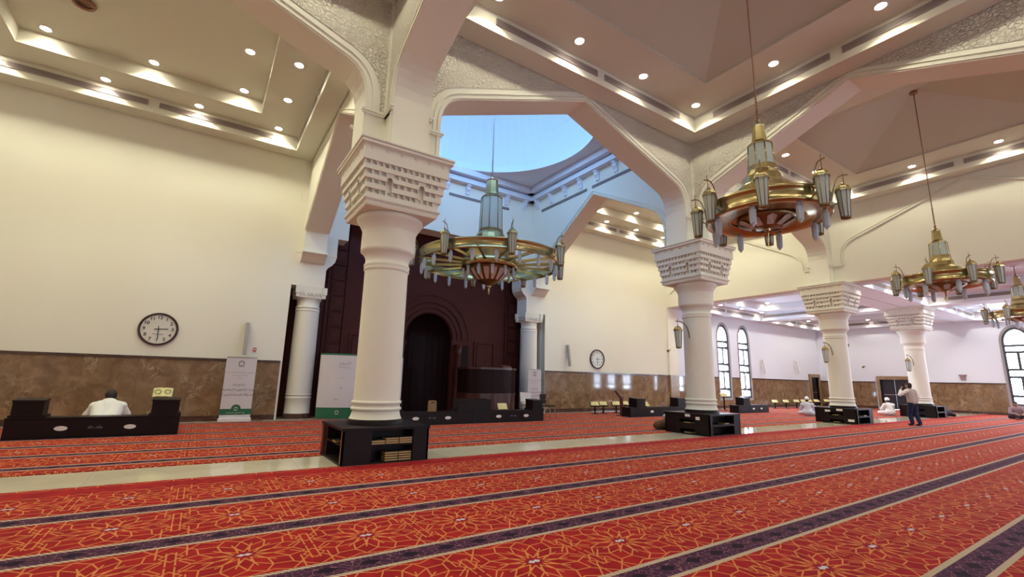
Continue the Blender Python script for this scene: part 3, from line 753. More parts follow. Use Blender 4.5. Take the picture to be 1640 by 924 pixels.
def make_column(m='stone'):
    root = thing('column', '', 'column')
    zb = .56
    MB().lathe([(.455, zb), (.455, zb+.07), (.44, zb+.085)], 48).build('plinth_ring', 'black_wood', root)
    MB().lathe([(.44, zb+.08), (.415, zb+.13), (.40, zb+.19), (.398, .78)], 48, caps=False).lathe([(.398, .78), (.42, .79), (.425, .81), (.42, .83), (.398, .84)], 48, caps=False).lathe([(.398, .84), (.396, .885), (.418, .895), (.422, .915), (.418, .935), (.392, .945)], 48, caps=False).build('base', m, root)
    MB().lathe([(.392, .94), (.387, 1.4), (.382, 3.22)], 48, caps=False).build('shaft', m, root)
    MB().lathe([(.382, 3.20), (.40, 3.22), (.405, 3.245), (.395, 3.27), (.405, 3.29), (.41, 3.315), (.40, 3.34), (.385, 3.36), (.388, 3.42), (.41, 3.48), (.45, 3.53), (.485, 3.56), (.485, 3.60), (.482, 3.93), (.49, 3.96), (.53, 4.04), (.57, 4.10), (.595, 4.13), (.60, 4.16), (.595, 4.19), (.57, 4.21)], 48, caps=False).build('neck', m, root)
    sl = MB(); sl.frus(.64, .64, 4.205, .655, .655, 4.235); sl.frus(.655, .655, 4.235, .655, .655, 4.29); sl.frus(.67, .67, 4.29, .68, .68, 4.31); sl.frus(.69, .69, 4.31, .69, .69, 4.335)
    sl.build('abacus_base', m, root)
    courses = [(4.335, 4.49, .655, 12), (4.49, 4.65, .69, 12), (4.65, 4.80, .722, 12), (4.80, 4.955, .752, 12), (4.955, 5.21, .785, 6)]
    NI = ((-.345, -.245), (.245, .345))
    def rot4(mb, ang): return mb.xf(Matrix.Rotation(ang*PI/2, 4, 'Z'))
    for i, (z0, z1, hs, cnt) in enumerate(courses):
        mb = MB(); mb.frus(hs-.10, hs-.10, z0, hs-.10, hs-.10, z1)
        zb_ = z1-.070 if i < 4 else z1
        segs = [(-hs, NI[0][0]), (NI[0][1], NI[1][0]), (NI[1][1], hs-.10)] if i in (1, 2) else [(-hs, hs-.10)]
        for ang in range(4):
            f = MB()
            for u0, u1 in segs:
                f.box(u0, u1, -hs, -hs+.10, z0, zb_)
                if i < 4:
                    f.box(u0+.001, u1-.001, -hs+.050, -hs+.10, zb_, z1)
                    n_ = max(1, round((u1-u0)/.112)); st = (u1-u0)/n_
                    for k in range(n_+1):
                        c_ = u0+k*st; a0, a1 = max(u0, c_-.015), min(u1, c_+.015)
                        f.add([(a0-.0, -hs, zb_), (a1, -hs, zb_), (a1+(.012 if k < n_ else 0), -hs, z1), (a0-(.012 if k > 0 else 0), -hs, z1), (a0, -hs+.055, zb_), (a1, -hs+.055, zb_), (a1+(.012 if k < n_ else 0), -hs+.055, z1), (a0-(.012 if k > 0 else 0), -hs+.055, z1)], [(0,1,2,3), (0,4,5,1), (1,5,6,2), (3,2,6,7), (0,3,7,4)])
                else:
                    for k in range(6):
                        c_ = -hs+(k+.5)*2*hs/6; f.add([(c_-.055, -hs-.001, z1-.02), (c_+.055, -hs-.001, z1-.02), (c_, -hs-.034, z1-.02), (c_, -hs-.001, z1-.085)], [(0,2,3), (2,1,3), (0,1,2)])
            if i in (1, 2):
                for u0, u1 in NI:
                    if i == 2: f.add([(u0, -hs, z1-.058), (u0, -hs, z1-.11), (u0+.02, -hs, z1-.075), (u0+.05, -hs, z1-.062), (u1-.02, -hs, z1-.075), (u1, -hs, z1-.11), (u1, -hs, z1-.058)], [(0,1,2,3,4,5,6)]); f.box(u0, u1, -hs, -hs+.06, z1-.06, z1)
            rot4(f, ang); mb.v += []; o_ = len(mb.v); mb.v += f.v; mb.f += [tuple(q+o_ for q in g) for g in f.f]; mb.sm += f.sm
        mb.build('muqarnas_course', m, root)
    for ang in range(4):
        for u0, u1 in NI: rot4(MB().box(u0-.004, u1+.004, -.625, -.60, 4.49, 4.80), ang).build('capital_niche', m, root)
    tp = MB(); tp.frus(.79, .79, 5.21, .82, .82, 5.235); tp.frus(.845, .845, 5.235, .845, .845, 5.275); tp.frus(.83, .83, 5.275, .865, .865, 5.30); tp.frus(.865, .865, 5.30, .865, .865, ZC)
    tp.build('abacus', m, root)
    return root
colA = make_column(); colA.location = (XA, YR, 0); colA['label'] = 'thick cream column carrying the arches beside the mihrab, largest of the row'
for (px, lab) in ((XB, 'cream column on the black bookcase below the nearest brass ring chandelier'), (XC, 'cream column on a black bookcase under the edge of the upper wall'), (XD, 'pale column near the standing man, bathed in blue window light')):
    c = dup(colA); c.location = (px, YR, 0); c['label'] = lab
# small columns flanking the mihrab recess
def flank(x, lab):
    root = thing('column', lab, 'column', (x, 16.26, 0))
    MB().lathe([(.40, 0), (.40, .16)], 36).build('plinth_ring', 'marble_dark', root)
    MB().lathe([(.385, .16), (.375, .2), (.37, .60), (.385, .62), (.385, .65), (.365, .66), (.365, .70), (.385, .71), (.385, .74), (.36, .76)], 36, caps=False).build('base', 'stone', root)
    MB().lathe([(.375, .75), (.36, 3.36)], 36, caps=False).build('shaft', 'stone', root)
    MB().lathe([(.345, 3.35), (.37, 3.37), (.37, 3.42), (.35, 3.43), (.35, 3.46), (.37, 3.47), (.37, 3.51), (.34, 3.53), (.345, 3.70), (.36, 3.76), (.39, 3.80)], 36, caps=False).build('neck', 'stone', root)
    cp = MB(); cp.frus(.36, .36, 3.79, .40, .36, 3.86); cp.frus(.37, .35, 3.86, .38, .36, 4.0); cp.frus(.42, .36, 4.0, .42, .36, 4.03); cp.frus(.40, .36, 4.03, .40, .36, 4.16)
    niche_teeth(cp, .37, 3.86, 3.97, 6, .03, .55)
    cp.build('capital', 'stone', root)
    for sx in (-1, 1):
        for sy in (-1, 1):
            MB().box(sx*.40-.075, sx*.40+.075, sy*.34-.06, sy*.34+.06, 3.92, 4.16).box(sx*.39-.06, sx*.39+.06, sy*.33-.05, sy*.33+.05, 3.80, 3.92).build('corner_block', 'stone', root)
flank(2.70, 'slim white column in the mihrab recess by the clock wall banner'); flank(11.67, 'slim white column in the mihrab recess behind the minbar')

# ------------------------------------------------------------------ book pedestals round the columns
def pedestal(x, label, main):
    r = thing('bookcase', label, 'bookcase', (x, YR, 0)); h = .70; H_ = .56; b0, b1 = .035, H_-.04
    MB().box(-h-.015, h+.015, -h-.015, h+.015, H_-.04, H_).build('top_board', 'black_wood', r)
    MB().box(-h, h, -h, h, 0, .035).build('bottom_board', 'black_wood', r)
    MB().box(-.42, .42, -.42, .42, b0, b1).build('core', 'black_wood', r)
    for sy in (-1, 1): MB().box(.42, h-.031, *sorted((sy*.42, sy*(h-.031))), b0, b1).build('corner_block', 'black_wood', r)
    MB().box(-h+.031, -.42, .42, h-.031, b0, b1).build('corner_block', 'black_wood', r)
    def face(ang, solids, edge='black_wood'):
        rot = Matrix.Rotation(ang, 4, 'Z')
        for (u0, u1, z0, z1, nm_) in solids: MB().box(u0, u1, -h, -h+.03, z0, z1).xf(rot).build(nm_, edge if nm_ == 'corner_post' and abs(u0) > .3 else 'black_wood', r)
        MB().box(-h+.03, h-.03, -h+.03, -.42, .275, .295).xf(rot).build('shelf', 'black_wood', r)
    OPEN = [(-h, -h+.14, b0, b1, 'corner_post'), (h-.14, h, b0, b1, 'corner_post')]
    if main:
        face(0, [(-h, -.25, b0, b1, 'front_panel'), (.43, h, b0, b1, 'front_panel')])
        face(-PI/2, [(-h, -h+.10, b0, b1, 'corner_post'), (h-.10, h, b0, b1, 'corner_post')], 'red_edge')
    else:
        face(0, [(-h, -h+.12, b0, b1, 'corner_post'), (h-.30, h, b0, b1, 'front_panel'), (-h+.12, h-.30, .25, .30, 'rail')])
        face(-PI/2, [(-h, -.22, b0, b1, 'side_panel'), (.26, h, b0, b1, 'side_panel'), (-.22, .26, .40, b1, 'rail'), (-.22, .26, .15, .30, 'rail')])
    face(PI/2, [(-h, h, b0, b1, 'side_panel')]); face(PI, [(-h, h, b0, b1, 'side_panel')])
    return r
pedestal(XA, 'black bookcase with gilt Quran stacks around the foot of the largest column', 1)
pedestal(XB, 'black bookcase around the column foot before the far aisle, white labels on its side', 0)
pedestal(XC, 'black bookcase around the column foot beside the seated man in white', 0)
pedestal(XD, 'black bookcase around the column foot behind the standing man', 0)
bm1 = MB().box(-.108, .108, 0, .19, 0, .006).box(-.108, .108, 0, .19, .026, .032).box(-.108, .108, .18, .19, 0, .032).mesh('cover', 'book_dark')
bm2 = MB().box(-.104, .104, .003, .18, .006, .026).mesh('pages', 'gilt')
def book(x, y, z, rz, label, group):
    b = thing('book', label, 'book', (x, y, z), rz, group); put('cover', bm1, b); put('pages', bm2, b); return b
for st, (dx, n_, z0, lb) in enumerate(((-.136, 2, .296, 'upper shelf, stack nearest the red-edged side'), (.088, 3, .296, 'upper shelf, middle stack'), (.312, 3, .296, 'upper shelf, stack at the mihrab end'))):
    for k in range(n_): book(XA+dx, YR-.68, z0+k*.033, 0, 'gilt-edged book on the %s, %s from the bottom' % (lb, ORD[k]), 'gilt books in the big column bookcase')
for st, (dx, lb) in enumerate(((.088, 'lower shelf, inner stack'), (.312, 'lower shelf, outer stack'))):
    for k in range(4): book(XA+dx, YR-.68, .036+k*.036, 0, 'gilt-edged book on the %s, %s from the bottom' % (lb, ORD[k]), 'gilt books in the big column bookcase')
book(XA-.68, YR-.1, .296, R(-90), 'brown book lying in the red-edged side of the big column bookcase', 'gilt books in the big column bookcase')
for px, nm in ((XB, 'nearer'), (XC, 'farther')):
    for k, (dy, z0, q) in enumerate(((.0, .296, 'upper'), (.0, .036, 'lower'))):
        book(px-.68, YR+dy, z0, R(-90), 'dim book lying on the %s side shelf of the %s labelled bookcase' % (q, nm), 'books in the far column bookcases')
    book(px+.1, YR-.68, .296, 0, 'pale book lying on the front shelf of the %s labelled bookcase' % nm, 'books in the far column bookcases')
def plate(x, y, z, w_, h_, axis, label):
    mb = MB()
    mb.box(x-.004, x, y-w_/2, y+w_/2, z-h_/2, z+h_/2) if axis == 'x' else mb.box(x-w_/2, x+w_/2, y-.004, y, z-h_/2, z+h_/2)
    return tag(mb.build('shelf_label', 'label'), label, 'label', 'white labels on the bookcases')
plate(XB-.715, YR-.05, .50, .16, .07, 'x', 'white label on the upper edge of the nearer far bookcase'); plate(XB-.702, YR-.35, .44, .12, .08, 'x', 'small white label on the side of the nearer far bookcase')
plate(XC-.715, YR+.25, .45, .18, .07, 'x', 'white label on the side of the farther bookcase, inner one'); plate(XC-.715, YR-.15, .50, .2, .07, 'x', 'white label on the side of the farther bookcase, upper one'); plate(XC-.702, YR-.5, .14, .2, .08, 'x', 'white label low on the side of the farther bookcase')

# ------------------------------------------------------------------ chandeliers
def arc_pts(c, r, a0, a1, n, z=0):
    return [(c[0]+r*math.cos(a0+(a1-a0)*k/n), c[1]+r*math.sin(a0+(a1-a0)*k/n), z) for k in range(n+1)]
def lantern_meshes(s):
    cap = MB().lathe([(.125*s, -.03*s), (.13*s, 0), (.11*s, .02*s), (.10*s, .05*s), (.06*s, .09*s), (.02*s, .11*s), (.012*s, .14*s)], 8, smooth=False, rot=PI/8).mesh('lantern_cap', 'brass')
    gl = MB().lathe([(.068*s, -.50*s), (.105*s, -.03*s)], 8, smooth=False, rot=PI/8).mesh('lantern_glass', 'frost')
    fm = MB()
    for k in range(8):
        a = 2*PI*k/8+PI/8; fm.tube([(.071*s*math.cos(a), .071*s*math.sin(a), -.50*s), (.108*s*math.cos(a), .108*s*math.sin(a), -.03*s)], .007*s, 4)
    fm.lathe([(.03*s, -.535*s), (.078*s, -.52*s), (.078*s, -.49*s), (.06*s, -.485*s)], 8, smooth=False, rot=PI/8)
    return cap, gl, fm.mesh('lantern_frame', 'brass_dark')
def chandelier(x, y, label, ztop, zr, s, big=False, chain_m='chain', rot=0, lift=0):
    """zr: height of the bottom edge of the ring band"""
    r = thing('chandelier', label, 'chandelier', (x, y, zr), rot)
    B = lambda: MB()
    if not big:
        Rr, bh = .965*s, .29*s; tz = [.56+lift, .82+lift, 1.31+lift, 1.37+lift, 1.66+lift, 1.80+lift]; tr = [.38, .21, .185, .11, .095]
    else:
        Rr, bh = 2.22, .33; tz = [.62, 1.10, 2.30, 2.41, 2.91, 3.12]; tr = [.80, .37, .34, .21, .19]
    zt = ztop-zr
    B().tube([(0, 0, tz[5]), (0, 0, zt)], .012 if not big else .018, 6).build('chain', chain_m if not big else 'grey', r)
    lk = B()
    for k in range(9): lk.sphere((0, 0, tz[5]+.02+k*.06), .022*s, 8, 5)
    lk.build('chain_links', chain_m, r)
    B().lathe([(.09, zt-.10), (.10, zt-.06), (.05, zt), (.02, zt+.02)], 12).build('canopy', chain_m, r)
    B().lathe([(.02*s, tz[5]), (.04*s, tz[5]-.03*s), (.02*s, tz[5]-.06*s), (.05*s, tz[4]+.05*s), (.09*s if not big else .19, tz[4])], 8, smooth=False).build('finial', 'brass', r)
    B().lathe([(tr[3]*1.08, tz[3]), (tr[3]*1.05, tz[3]+.05*s), (tr[4], tz[4]-.03*s), (tr[4]*1.12, tz[4])], 8, smooth=False).build('upper_lantern', 'brass', r)
    tw = B().lathe([(tr[1], tz[1]), (tr[2], tz[2])], 8, smooth=False).build('tower_glass', 'frost', r)
    rib = B()
    for k in range(8):
        a = 2*PI*k/8; rib.tube([(tr[1]*math.cos(a), tr[1]*math.sin(a), tz[1]), (tr[2]*math.cos(a), tr[2]*math.sin(a), tz[2])], .014*s, 5)
    rib.lathe([(tr[2]*1.04, tz[2]-.02*s), (tr[2]*1.06, tz[2]), (tr[3]*1.1, tz[3]+.01)], 8, smooth=False)
    rib.lathe([(tr[1]*1.06, tz[1]+.12*s), (tr[1]*1.1, tz[1]+.02*s), (tr[1]*1.02, tz[1]-.02)], 8, smooth=False)
    rib.build('tower_frame', 'brass' if not big else 'brass_dark', r)
    B().lathe([(tr[1]*1.05, tz[1]+.02*s), (tr[1]*1.25, tz[1]-.07*s), (tr[0]*.70, tz[0]+.09), (tr[0], tz[0]), (tr[0], .12*s if not big else .02)], 16, smooth=False).build('skirt', 'brass', r)
    wl = .012
    B().lathe([(Rr-wl, 0), (Rr, 0), (Rr, .02), (Rr+.012, .025), (Rr+.012, .05), (Rr, .055), (Rr, bh-.055), (Rr+.012, bh-.05), (Rr+.012, bh-.02), (Rr, bh), (Rr-wl, bh), (Rr-wl, 0)], 64, caps=False).build('ring_band', 'brass', r)
    if not big:
        B().lathe([(Rr-.005, .0), (.62*s, .0), (.60*s, .05*s), (.56*s, .05*s)], 64, caps=False).build('ring_underside', 'brass', r)
        B().lathe([(.60*s, .06*s), (.40*s, .14*s)], 32, caps=False).build('inner_dish', 'brass', r)
        for k in range(8):
            a = 2*PI*(k+.5)/8; put('spoke', proto.setdefault('spk%g' % s, B().box(.38*s, Rr, -.02, .02, .16*s, .20*s).mesh('spoke', 'brass_dark')), r).rotation_euler = (0, 0, a)
        bowl = B().lathe([(.46*s, .06*s), (.47*s, .02*s), (.40*s, -.04*s), (.26*s, -.10*s), (.10*s, -.13*s), (.02*s, -.14*s)], 24).build('bowl', 'brass_dark', r)
        ptm = B()
        ptm.add([(.24*s, -.05*s, -.118*s), (.24*s, .05*s, -.118*s), (.43*s, .075*s, -.035*s), (.46*s, 0, .0), (.43*s, -.075*s, -.035*s)], [(0, 1, 2, 3, 4)])
        pm = ptm.mesh('petal', 'frost')
        for k in range(10): put('petal', pm, bowl).rotation_euler = (0, 0, 2*PI*k/10)
        for o in bowl.children: o.location = (0, 0, -.012)
        B().lathe([(.05*s, -.13*s), (.06*s, -.16*s), (.02*s, -.18*s), (.018*s, -.36*s), (.004, -.45*s)], 10).build('pendant', 'brass', r)
        nd, dr, dl = 8, .86*s, .33*s
    else:
        Rh, hh = .88, .24
        B().lathe([(Rh-.02, -.06), (Rh, -.06), (Rh, -.06+hh), (Rh-.02, -.06+hh), (Rh-.02, -.06)], 40, caps=False).build('hub_ring', 'brass', r)
        for k in range(16):
            put('spoke', proto.setdefault('spkbig', B().add([(Rh-.05, -.035, .03), (Rh-.05, .035, .03), (Rr, .035, .06), (Rr, -.035, .06), (Rh-.05, -.035, .11), (Rh-.05, .035, .11), (Rr, .035, .14), (Rr, -.035, .14)], [(0, 3, 2, 1), (4, 5, 6, 7), (0, 1, 5, 4), (1, 2, 6, 5), (2, 3, 7, 6), (3, 0, 4, 7)]).mesh('spoke', 'brass')), r).rotation_euler = (0, 0, 2*PI*k/16)
        B().lathe([(.80, .40), (.84, .10), (.86, -.04)], 24, caps=False).build('hub_cone', 'brass', r)
        bowl = B().lathe([(.70, -.04), (.64, -.06), (.63, -.12), (.53, -.30), (.36, -.44), (.20, -.53), (.08, -.58), (.02, -.60)], 32).build('bowl', 'brass_dark', r)
        for k in range(16):
            ptm = proto.get('bigpetal') or proto.setdefault('bigpetal', B().add([(.652, -.085, -.12), (.652, .085, -.12), (.56, .075, -.285), (.385, .04, -.445), (.385, -.04, -.445), (.56, -.075, -.285)], [(0, 1, 2, 5), (5, 2, 3, 4)]).mesh('petal', 'petal'))
            put('petal', ptm, bowl).rotation_euler = (0, 0, 2*PI*k/16)
        B().lathe([(.05, -.58), (.09, -.61), (.04, -.65), (.03, -.70), (.025, -.86), (.004, -.88)], 10).build('pendant', 'brass', r)
        nd, dr, dl = 20, 2.10, .34
        d2 = B().lathe([(.0, -.34), (.045, -.30), (.05, -.02), (.03, 0)], 8, smooth=False).mesh('glass_drop', 'frost_blue')
        for k in range(12): put('glass_drop', d2, r, None, (.80*math.cos(2*PI*k/12), .80*math.sin(2*PI*k/12), -.06))
    dm_ = B().lathe([(.004, -dl), (.05*s, -dl+.06*s), (.058*s, -.06*s), (.04*s, -.03*s), (.035*s, .02*s)], 8, smooth=False).mesh('glass_drop', 'frost_blue')
    for k in range(nd):
        a = 2*PI*(k+.25)/nd; put('glass_drop', dm_, r, None, (dr*math.cos(a), dr*math.sin(a), .0))
    ls = .87 if not big else 1.15
    cap, gl, fm = lantern_meshes(ls)
    for k in range(8):
        a = 2*PI*(k+.5)/8; rl = Rr+.165*ls
        am = proto.get('arm%g' % ls) or proto.setdefault('arm%g' % ls, B().tube([(Rr-.005, 0, bh*.6), (Rr+.03*ls, 0, bh+.10*ls), (Rr+.07*ls, 0, bh+.24*ls), (Rr+.12*ls, 0, bh+.32*ls), (Rr+.19*ls, 0, bh+.34*ls), (Rr+.26*ls, 0, bh+.335*ls)], .011*ls, 6).tube([(Rr+.19*ls, 0, bh+.14*ls), (Rr+.19*ls, 0, bh+.43*ls)], .007*ls, 5).tube([(Rr, 0, bh*.35), (Rr+.09*ls, 0, bh*.55), (Rr+.12*ls, 0, bh*.55)], .010*ls, 5).mesh('lantern_arm', 'brass_dark'))
        o = put('lantern_arm', am, r); o.rotation_euler = (0, 0, a)
        for nm_, me in (('lantern_cap', cap), ('lantern_glass', gl), ('lantern_frame', fm)):
            put(nm_, me, o, None, (rl, 0, bh+.07*ls))
    return r
chandelier(7.25, 3.62, 'nearest brass ring chandelier, with eight glass lanterns, under the tent coffer', 9.93, 3.93, .92, rot=R(3))
chandelier(16.4, 3.68, 'brass ring chandelier hanging before the blank upper wall', 9.93, 4.08, .97, rot=R(20), lift=-.1)
chandelier(25.4, 3.65, 'shadowy brass chandelier against the bright lancet window, half cut by the frame', ZL+.8, 4.02, .97, rot=R(10), lift=-.1)
chandelier(7.19, 12.2, 'huge wheel chandelier with glass drops hanging beneath the blue dome', ZD+3.70, 4.80, 1.0, big=True, rot=R(6))

# lanterns on curved brackets fixed to columns
def bracket_lantern(x, y, z, dx, dy, label):
    r = thing('bracket_lantern', label, 'lantern', (x, y, z), math.atan2(dy, dx))
    if 'bl' not in proto:
        proto['bl'] = (MB().tube([(0, 0, -.25), (.015, 0, -.1), (.06, 0, .06), (.16, 0, .17), (.30, 0, .22), (.42, 0, .22)], .016, 6).tube([(.36, 0, .22), (.36, 0, .10)], .008, 5).tube([(.36, 0, .22), (.36, 0, .30)], .007, 5).mesh('bracket', 'brass_dark'), lantern_meshes(1.0))
    b = put('bracket', proto['bl'][0], r)
    for nm_, me in zip(('lantern_cap', 'lantern_glass', 'lantern_frame'), proto['bl'][1]): put(nm_, me, r, None, (.36, 0, -.02))
bracket_lantern(XB-.38, YR, 2.86, -1, .35, 'brass lantern on a curved bracket from the column beside the upper wall end')
bracket_lantern(XC-.38, YR, 2.80, -1, .3, 'brass lantern on a curved bracket from the column near the narrow dark door')
bracket_lantern(XD-.38, YR, 2.72, -1, .3, 'brass lantern on the window-lit column above the wide dark door')
def cctv(x, y, z, rz, label):
    r = thing('security_camera', label, 'camera', (x, y, z), rz)
    MB().box(0, .02, -.05, .05, -.04, .04).tube([(.02, 0, 0), (.22, 0, .01)], .018, 6).build('arm', 'grey', r)
    MB().lathe([(.06, 0), (.07, -.05), (.05, -.11), (.02, -.13)], 12, (.25, 0)).build('dome_housing', 'brass_dark', r)
cctv(XC+.41, YR-.05, 3.05, R(-25), 'small security camera arm on the column by the narrow dark door')
cctv(XC-T-.02, YW-.14, 3.04, R(200), 'small security camera on the pilaster under the upper wall end')
cctv(XE-.01, 13.1, 2.75, PI, 'small dome camera on the far wall above the wide dark door')

def text_mesh(name, c, m, parent, loc, rot):
    t = bpy.data.objects.new('tmp', c); COL.objects.link(t)
    dg = bpy.context.evaluated_depsgraph_get(); dg.update()
    me = bpy.data.meshes.new_from_object(t.evaluated_get(dg)); bpy.data.objects.remove(t); bpy.data.curves.remove(c)
    me.name = name; me.materials.clear(); me.materials.append(M[m])
    o = put(name, me, parent); o.location = loc; o.rotation_euler = rot; return o
# ------------------------------------------------------------------ wall fittings
def clock(x, z, d, label):
    r = thing('wall_clock', label, 'clock', (x, YW, z)); k = d/2
    rot = Matrix.Rotation(R(90), 4, 'X')
    MB().lathe([(k*.86, .0), (k*1.0, 0), (k*1.0, .04), (k*.96, .07), (k*.90, .065), (k*.87, .035)], 48, caps=False).xf(rot).build('rim', 'clock_rim', r)
    MB().lathe([(.0005, .03), (k*.88, .03)], 48, caps=False, smooth=False).xf(rot).build('dial', 'clock_face', r)
    for h in range(1, 13):
        a = R(90-30*h); c = bpy.data.curves.new('numeral', 'FONT'); c.body = str(h); c.size = k*.27; c.align_x = 'CENTER'; c.align_y = 'CENTER'; c.offset = .004
        text_mesh('numeral', c, 'ink', r, (k*.70*math.cos(a), -.034, k*.70*math.sin(a)), (R(90), 0, 0))
    def hand(nm_, ang, l, tail, w_, y):
        MB().box(-w_, w_, y-.004, y, -tail, l).xf(Matrix.Rotation(R(ang), 4, 'Y')).build(nm_, 'ink', r)
    hand('hour_hand', 86, k*.48, k*.22, .012, -.036); hand('minute_hand', 177, k*.62, k*.2, .009, -.041)
    MB().lathe([(.0005, .05), (.02, .05), (.02, .036)], 12, caps=False).xf(rot).build('hub', 'ink', r)
    MB().box(-k*.27, k*.27, -.034, -.032, -k*.33, -k*.29).build('dial_mark', 'ink_soft', r)
clock(-1.09, 2.48, .90, 'large round wall clock with a dark rim above the praying man'); clock(15.35, 2.36, .90, 'large round wall clock with a dark rim beyond the mihrab, reflecting a window')
def column_speaker(x, z, label, y=YW, h=.95, face='y', m='silver'):
    r = thing('column_speaker', label, 'speaker', (x, y, z))
    b = MB(); b.box(-.05, .05, -.18, -.09, -h/2, h/2); b.xf(Matrix.Rotation(R(-9), 4, 'X')) ; b.build('cabinet', m, r)
    MB().box(-.04, .04, -.185, -.18, -h/2+.05, h/2-.05).xf(Matrix.Rotation(R(-9), 4, 'X')).build('grille', 'grey', r)
    MB().box(-.035, .035, -.12, 0, -.04, .04).box(-.05, .05, -.02, 0, -.12, .12).build('bracket', 'white', r)
    return r
column_speaker(1.02, 2.34, 'slim silver column speaker above the roll-up banner by the round clock'); column_speaker(13.53, 2.42, 'slim silver column speaker between the mihrab and the farther clock')
column_speaker(22.2, 2.45, 'slim pale column speaker behind the column by the lancet windows', m='white'); column_speaker(29.59, 2.45, 'slim pale column speaker beside the lancet windows', m='white'); column_speaker(33.85, 2.55, 'slim pale column speaker next to the narrow dark door', m='white')
MB2 = thing('alarm_button', 'small red alarm box on the wall beside the silver column speaker', 'alarm', (1.29, YW, 2.05))
MB().box(-.04, .04, -.035, 0, -.055, .055).build('box', 'red_plastic', MB2); MB().box(-.02, .02, -.04, -.035, -.02, .02).build('button', 'white', MB2)
sw = thing('wall_speaker', 'small mauve wall sconce speaker above the marble past the standing man', 'speaker', (XE, 8.25, 2.05))
MB().frus(.06, .13, .05, .10, .18, .16).frus(.04, .10, -.16, .06, .13, .05).build('housing', 'mauve', sw)
rose = thing('ceiling_hook_ring', 'brown metal hook ring under the raised tray of the clock coffer', 'hook', (-3.12, 12.53, ZT+.45+.38))
MB().tube([(.17*math.cos(2*PI*k/24), .17*math.sin(2*PI*k/24), -.05) for k in range(25)], .04, 8).build('ring', 'chain', rose); MB().lathe([(.12, -.01), (.12, 0)], 16).build('plate', 'chain', rose)

# ------------------------------------------------------------------ banners
FORMS = {}
for cp in range(0xFE70, 0xFEFD):
    d = unicodedata.decomposition(chr(cp)).split()
    if len(d) == 2 and d[0] in ('<isolated>', '<final>', '<initial>', '<medial>'): FORMS.setdefault(chr(int(d[1], 16)), {})[d[0][1:-1]] = chr(cp)
    if len(d) == 3 and d[0] in ('<isolated>', '<final>'): FORMS.setdefault(chr(int(d[1], 16))+chr(int(d[2], 16)), {})[d[0][1:-1]] = chr(cp)
def shape(t):
    out = []; i = 0; prev = False
    while i < len(t):
        u = t[i:i+2] if t[i:i+2] in FORMS and len(t[i:i+2]) == 2 else t[i]
        f = FORMS.get(u)
        if not f: out.append(u); prev = False; i += len(u); continue
        nx_ = i+len(u) < len(t) and t[i+len(u)] in FORMS
        dual = 'initial' in f and nx_
        key = ('medial' if prev and dual else 'initial' if dual else 'final' if prev else 'isolated')
        out.append(f.get(key) or f.get('isolated') or u); prev = dual; i += len(u)
    return ''.join(out[::-1])
def text(body, size, parent, loc, m='ink', rot=(R(90), 0, 0), off=.0, name='lettering', ar=True):
    c = bpy.data.curves.new(name, 'FONT'); c.body = shape(body) if ar else body; c.size = size; c.align_x = 'CENTER'; c.align_y = 'CENTER'; c.offset = off
    return text_mesh(name, c, m, parent, loc, rot)
def arch_logo(parent, x, z, s, y, m):
    mb = MB()
    for r0, r1 in ((.55, .75), (.9, 1.0)):
        pts = [(x+s*r*math.cos(PI*k/14), z+s*.35+s*r*math.sin(PI*k/14)) for r in (r0, r1) for k in range(15)]
        for k in range(14): mb.quad(*[(pts[i][0], y, pts[i][1]) for i in (k, k+1, 15+k+1, 15+k)])
    mb.box(x-.75*s, x-.55*s, y-.001, y, z-.6*s, z+.35*s); mb.box(x+.55*s, x+.75*s, y-.001, y, z-.6*s, z+.35*s); mb.box(x-.75*s, x+.75*s, y-.001, y, z-.75*s, z-.6*s); mb.box(x-.25*s, x+.25*s, y-.001, y, z-.5*s, z-.2*s)
    return mb.build('emblem', m, parent)
def rollup(x, y, w_, h, label, rz, green):
    r = thing('rollup_banner', label, 'banner', (x, y, .0), rz)
    MB().box(-w_/2-.02, w_/2+.02, -.10, .10, 0.019, .10).build('base_case', 'white', r)
    MB().box(-w_/2, w_/2, -.004, .004, .10, h).build('sheet', 'banner', r)
    MB().box(-w_/2-.005, w_/2+.005, -.012, .012, h-.01, h+.015).build('top_rail', 'silver', r)
    MB().tube([(0, .03, .1), (0, .03, h)], .012, 6).build('pole', 'silver', r)
    y_ = -.007
    arch_logo(r, 0, h-.20, .085, y_, 'ink')
    for i, (tx, sz, zz) in enumerate((('وزارة الشؤون الإسلامية والدعوة والإرشاد', .055, h-.42), ('المملكة العربية السعودية', .04, h-.50), ('فرع الوزارة', .035, h-.57), ('برنامج فرع', .085, h-.76), ('وزارة الشؤون الإسلامية', .085, h-.90), ('بمنطقة المدينة المنورة', .085, h-1.04))): text(tx, sz, r, (0, y_, zz), 'ink_soft' if i < 3 else 'ink')
    if green:
        MB().box(-w_/2, w_/2, -.006, -.004, .20, .36).lathe([(.0005, 0), (.12, 0)], 24, caps=False).build('green_band', 'green', r)
        gm = MB(); pts = [(.12*math.cos(PI*k/16), .36+.12*math.sin(PI*k/16)) for k in range(17)]; gm.add([(a, -.0055, b) for a, b in pts], [tuple(range(17))]); gm.build('green_arch', 'green', r)
        arch_logo(r, 0, .35, .05, -.0075, 'label'); text('وزارة الشؤون الإسلامية', .05, r, (0, -.0075, .26), 'label')
rollup(.97, 15.42, .76, 1.79, 'white roll-up banner with green foot band beside the marble wainscot near the clock', R(0), True)
rollup(11.27, 15.25, .66, 1.76, 'plain white roll-up banner leaning by the slim column beyond the minbar', R(0), False)
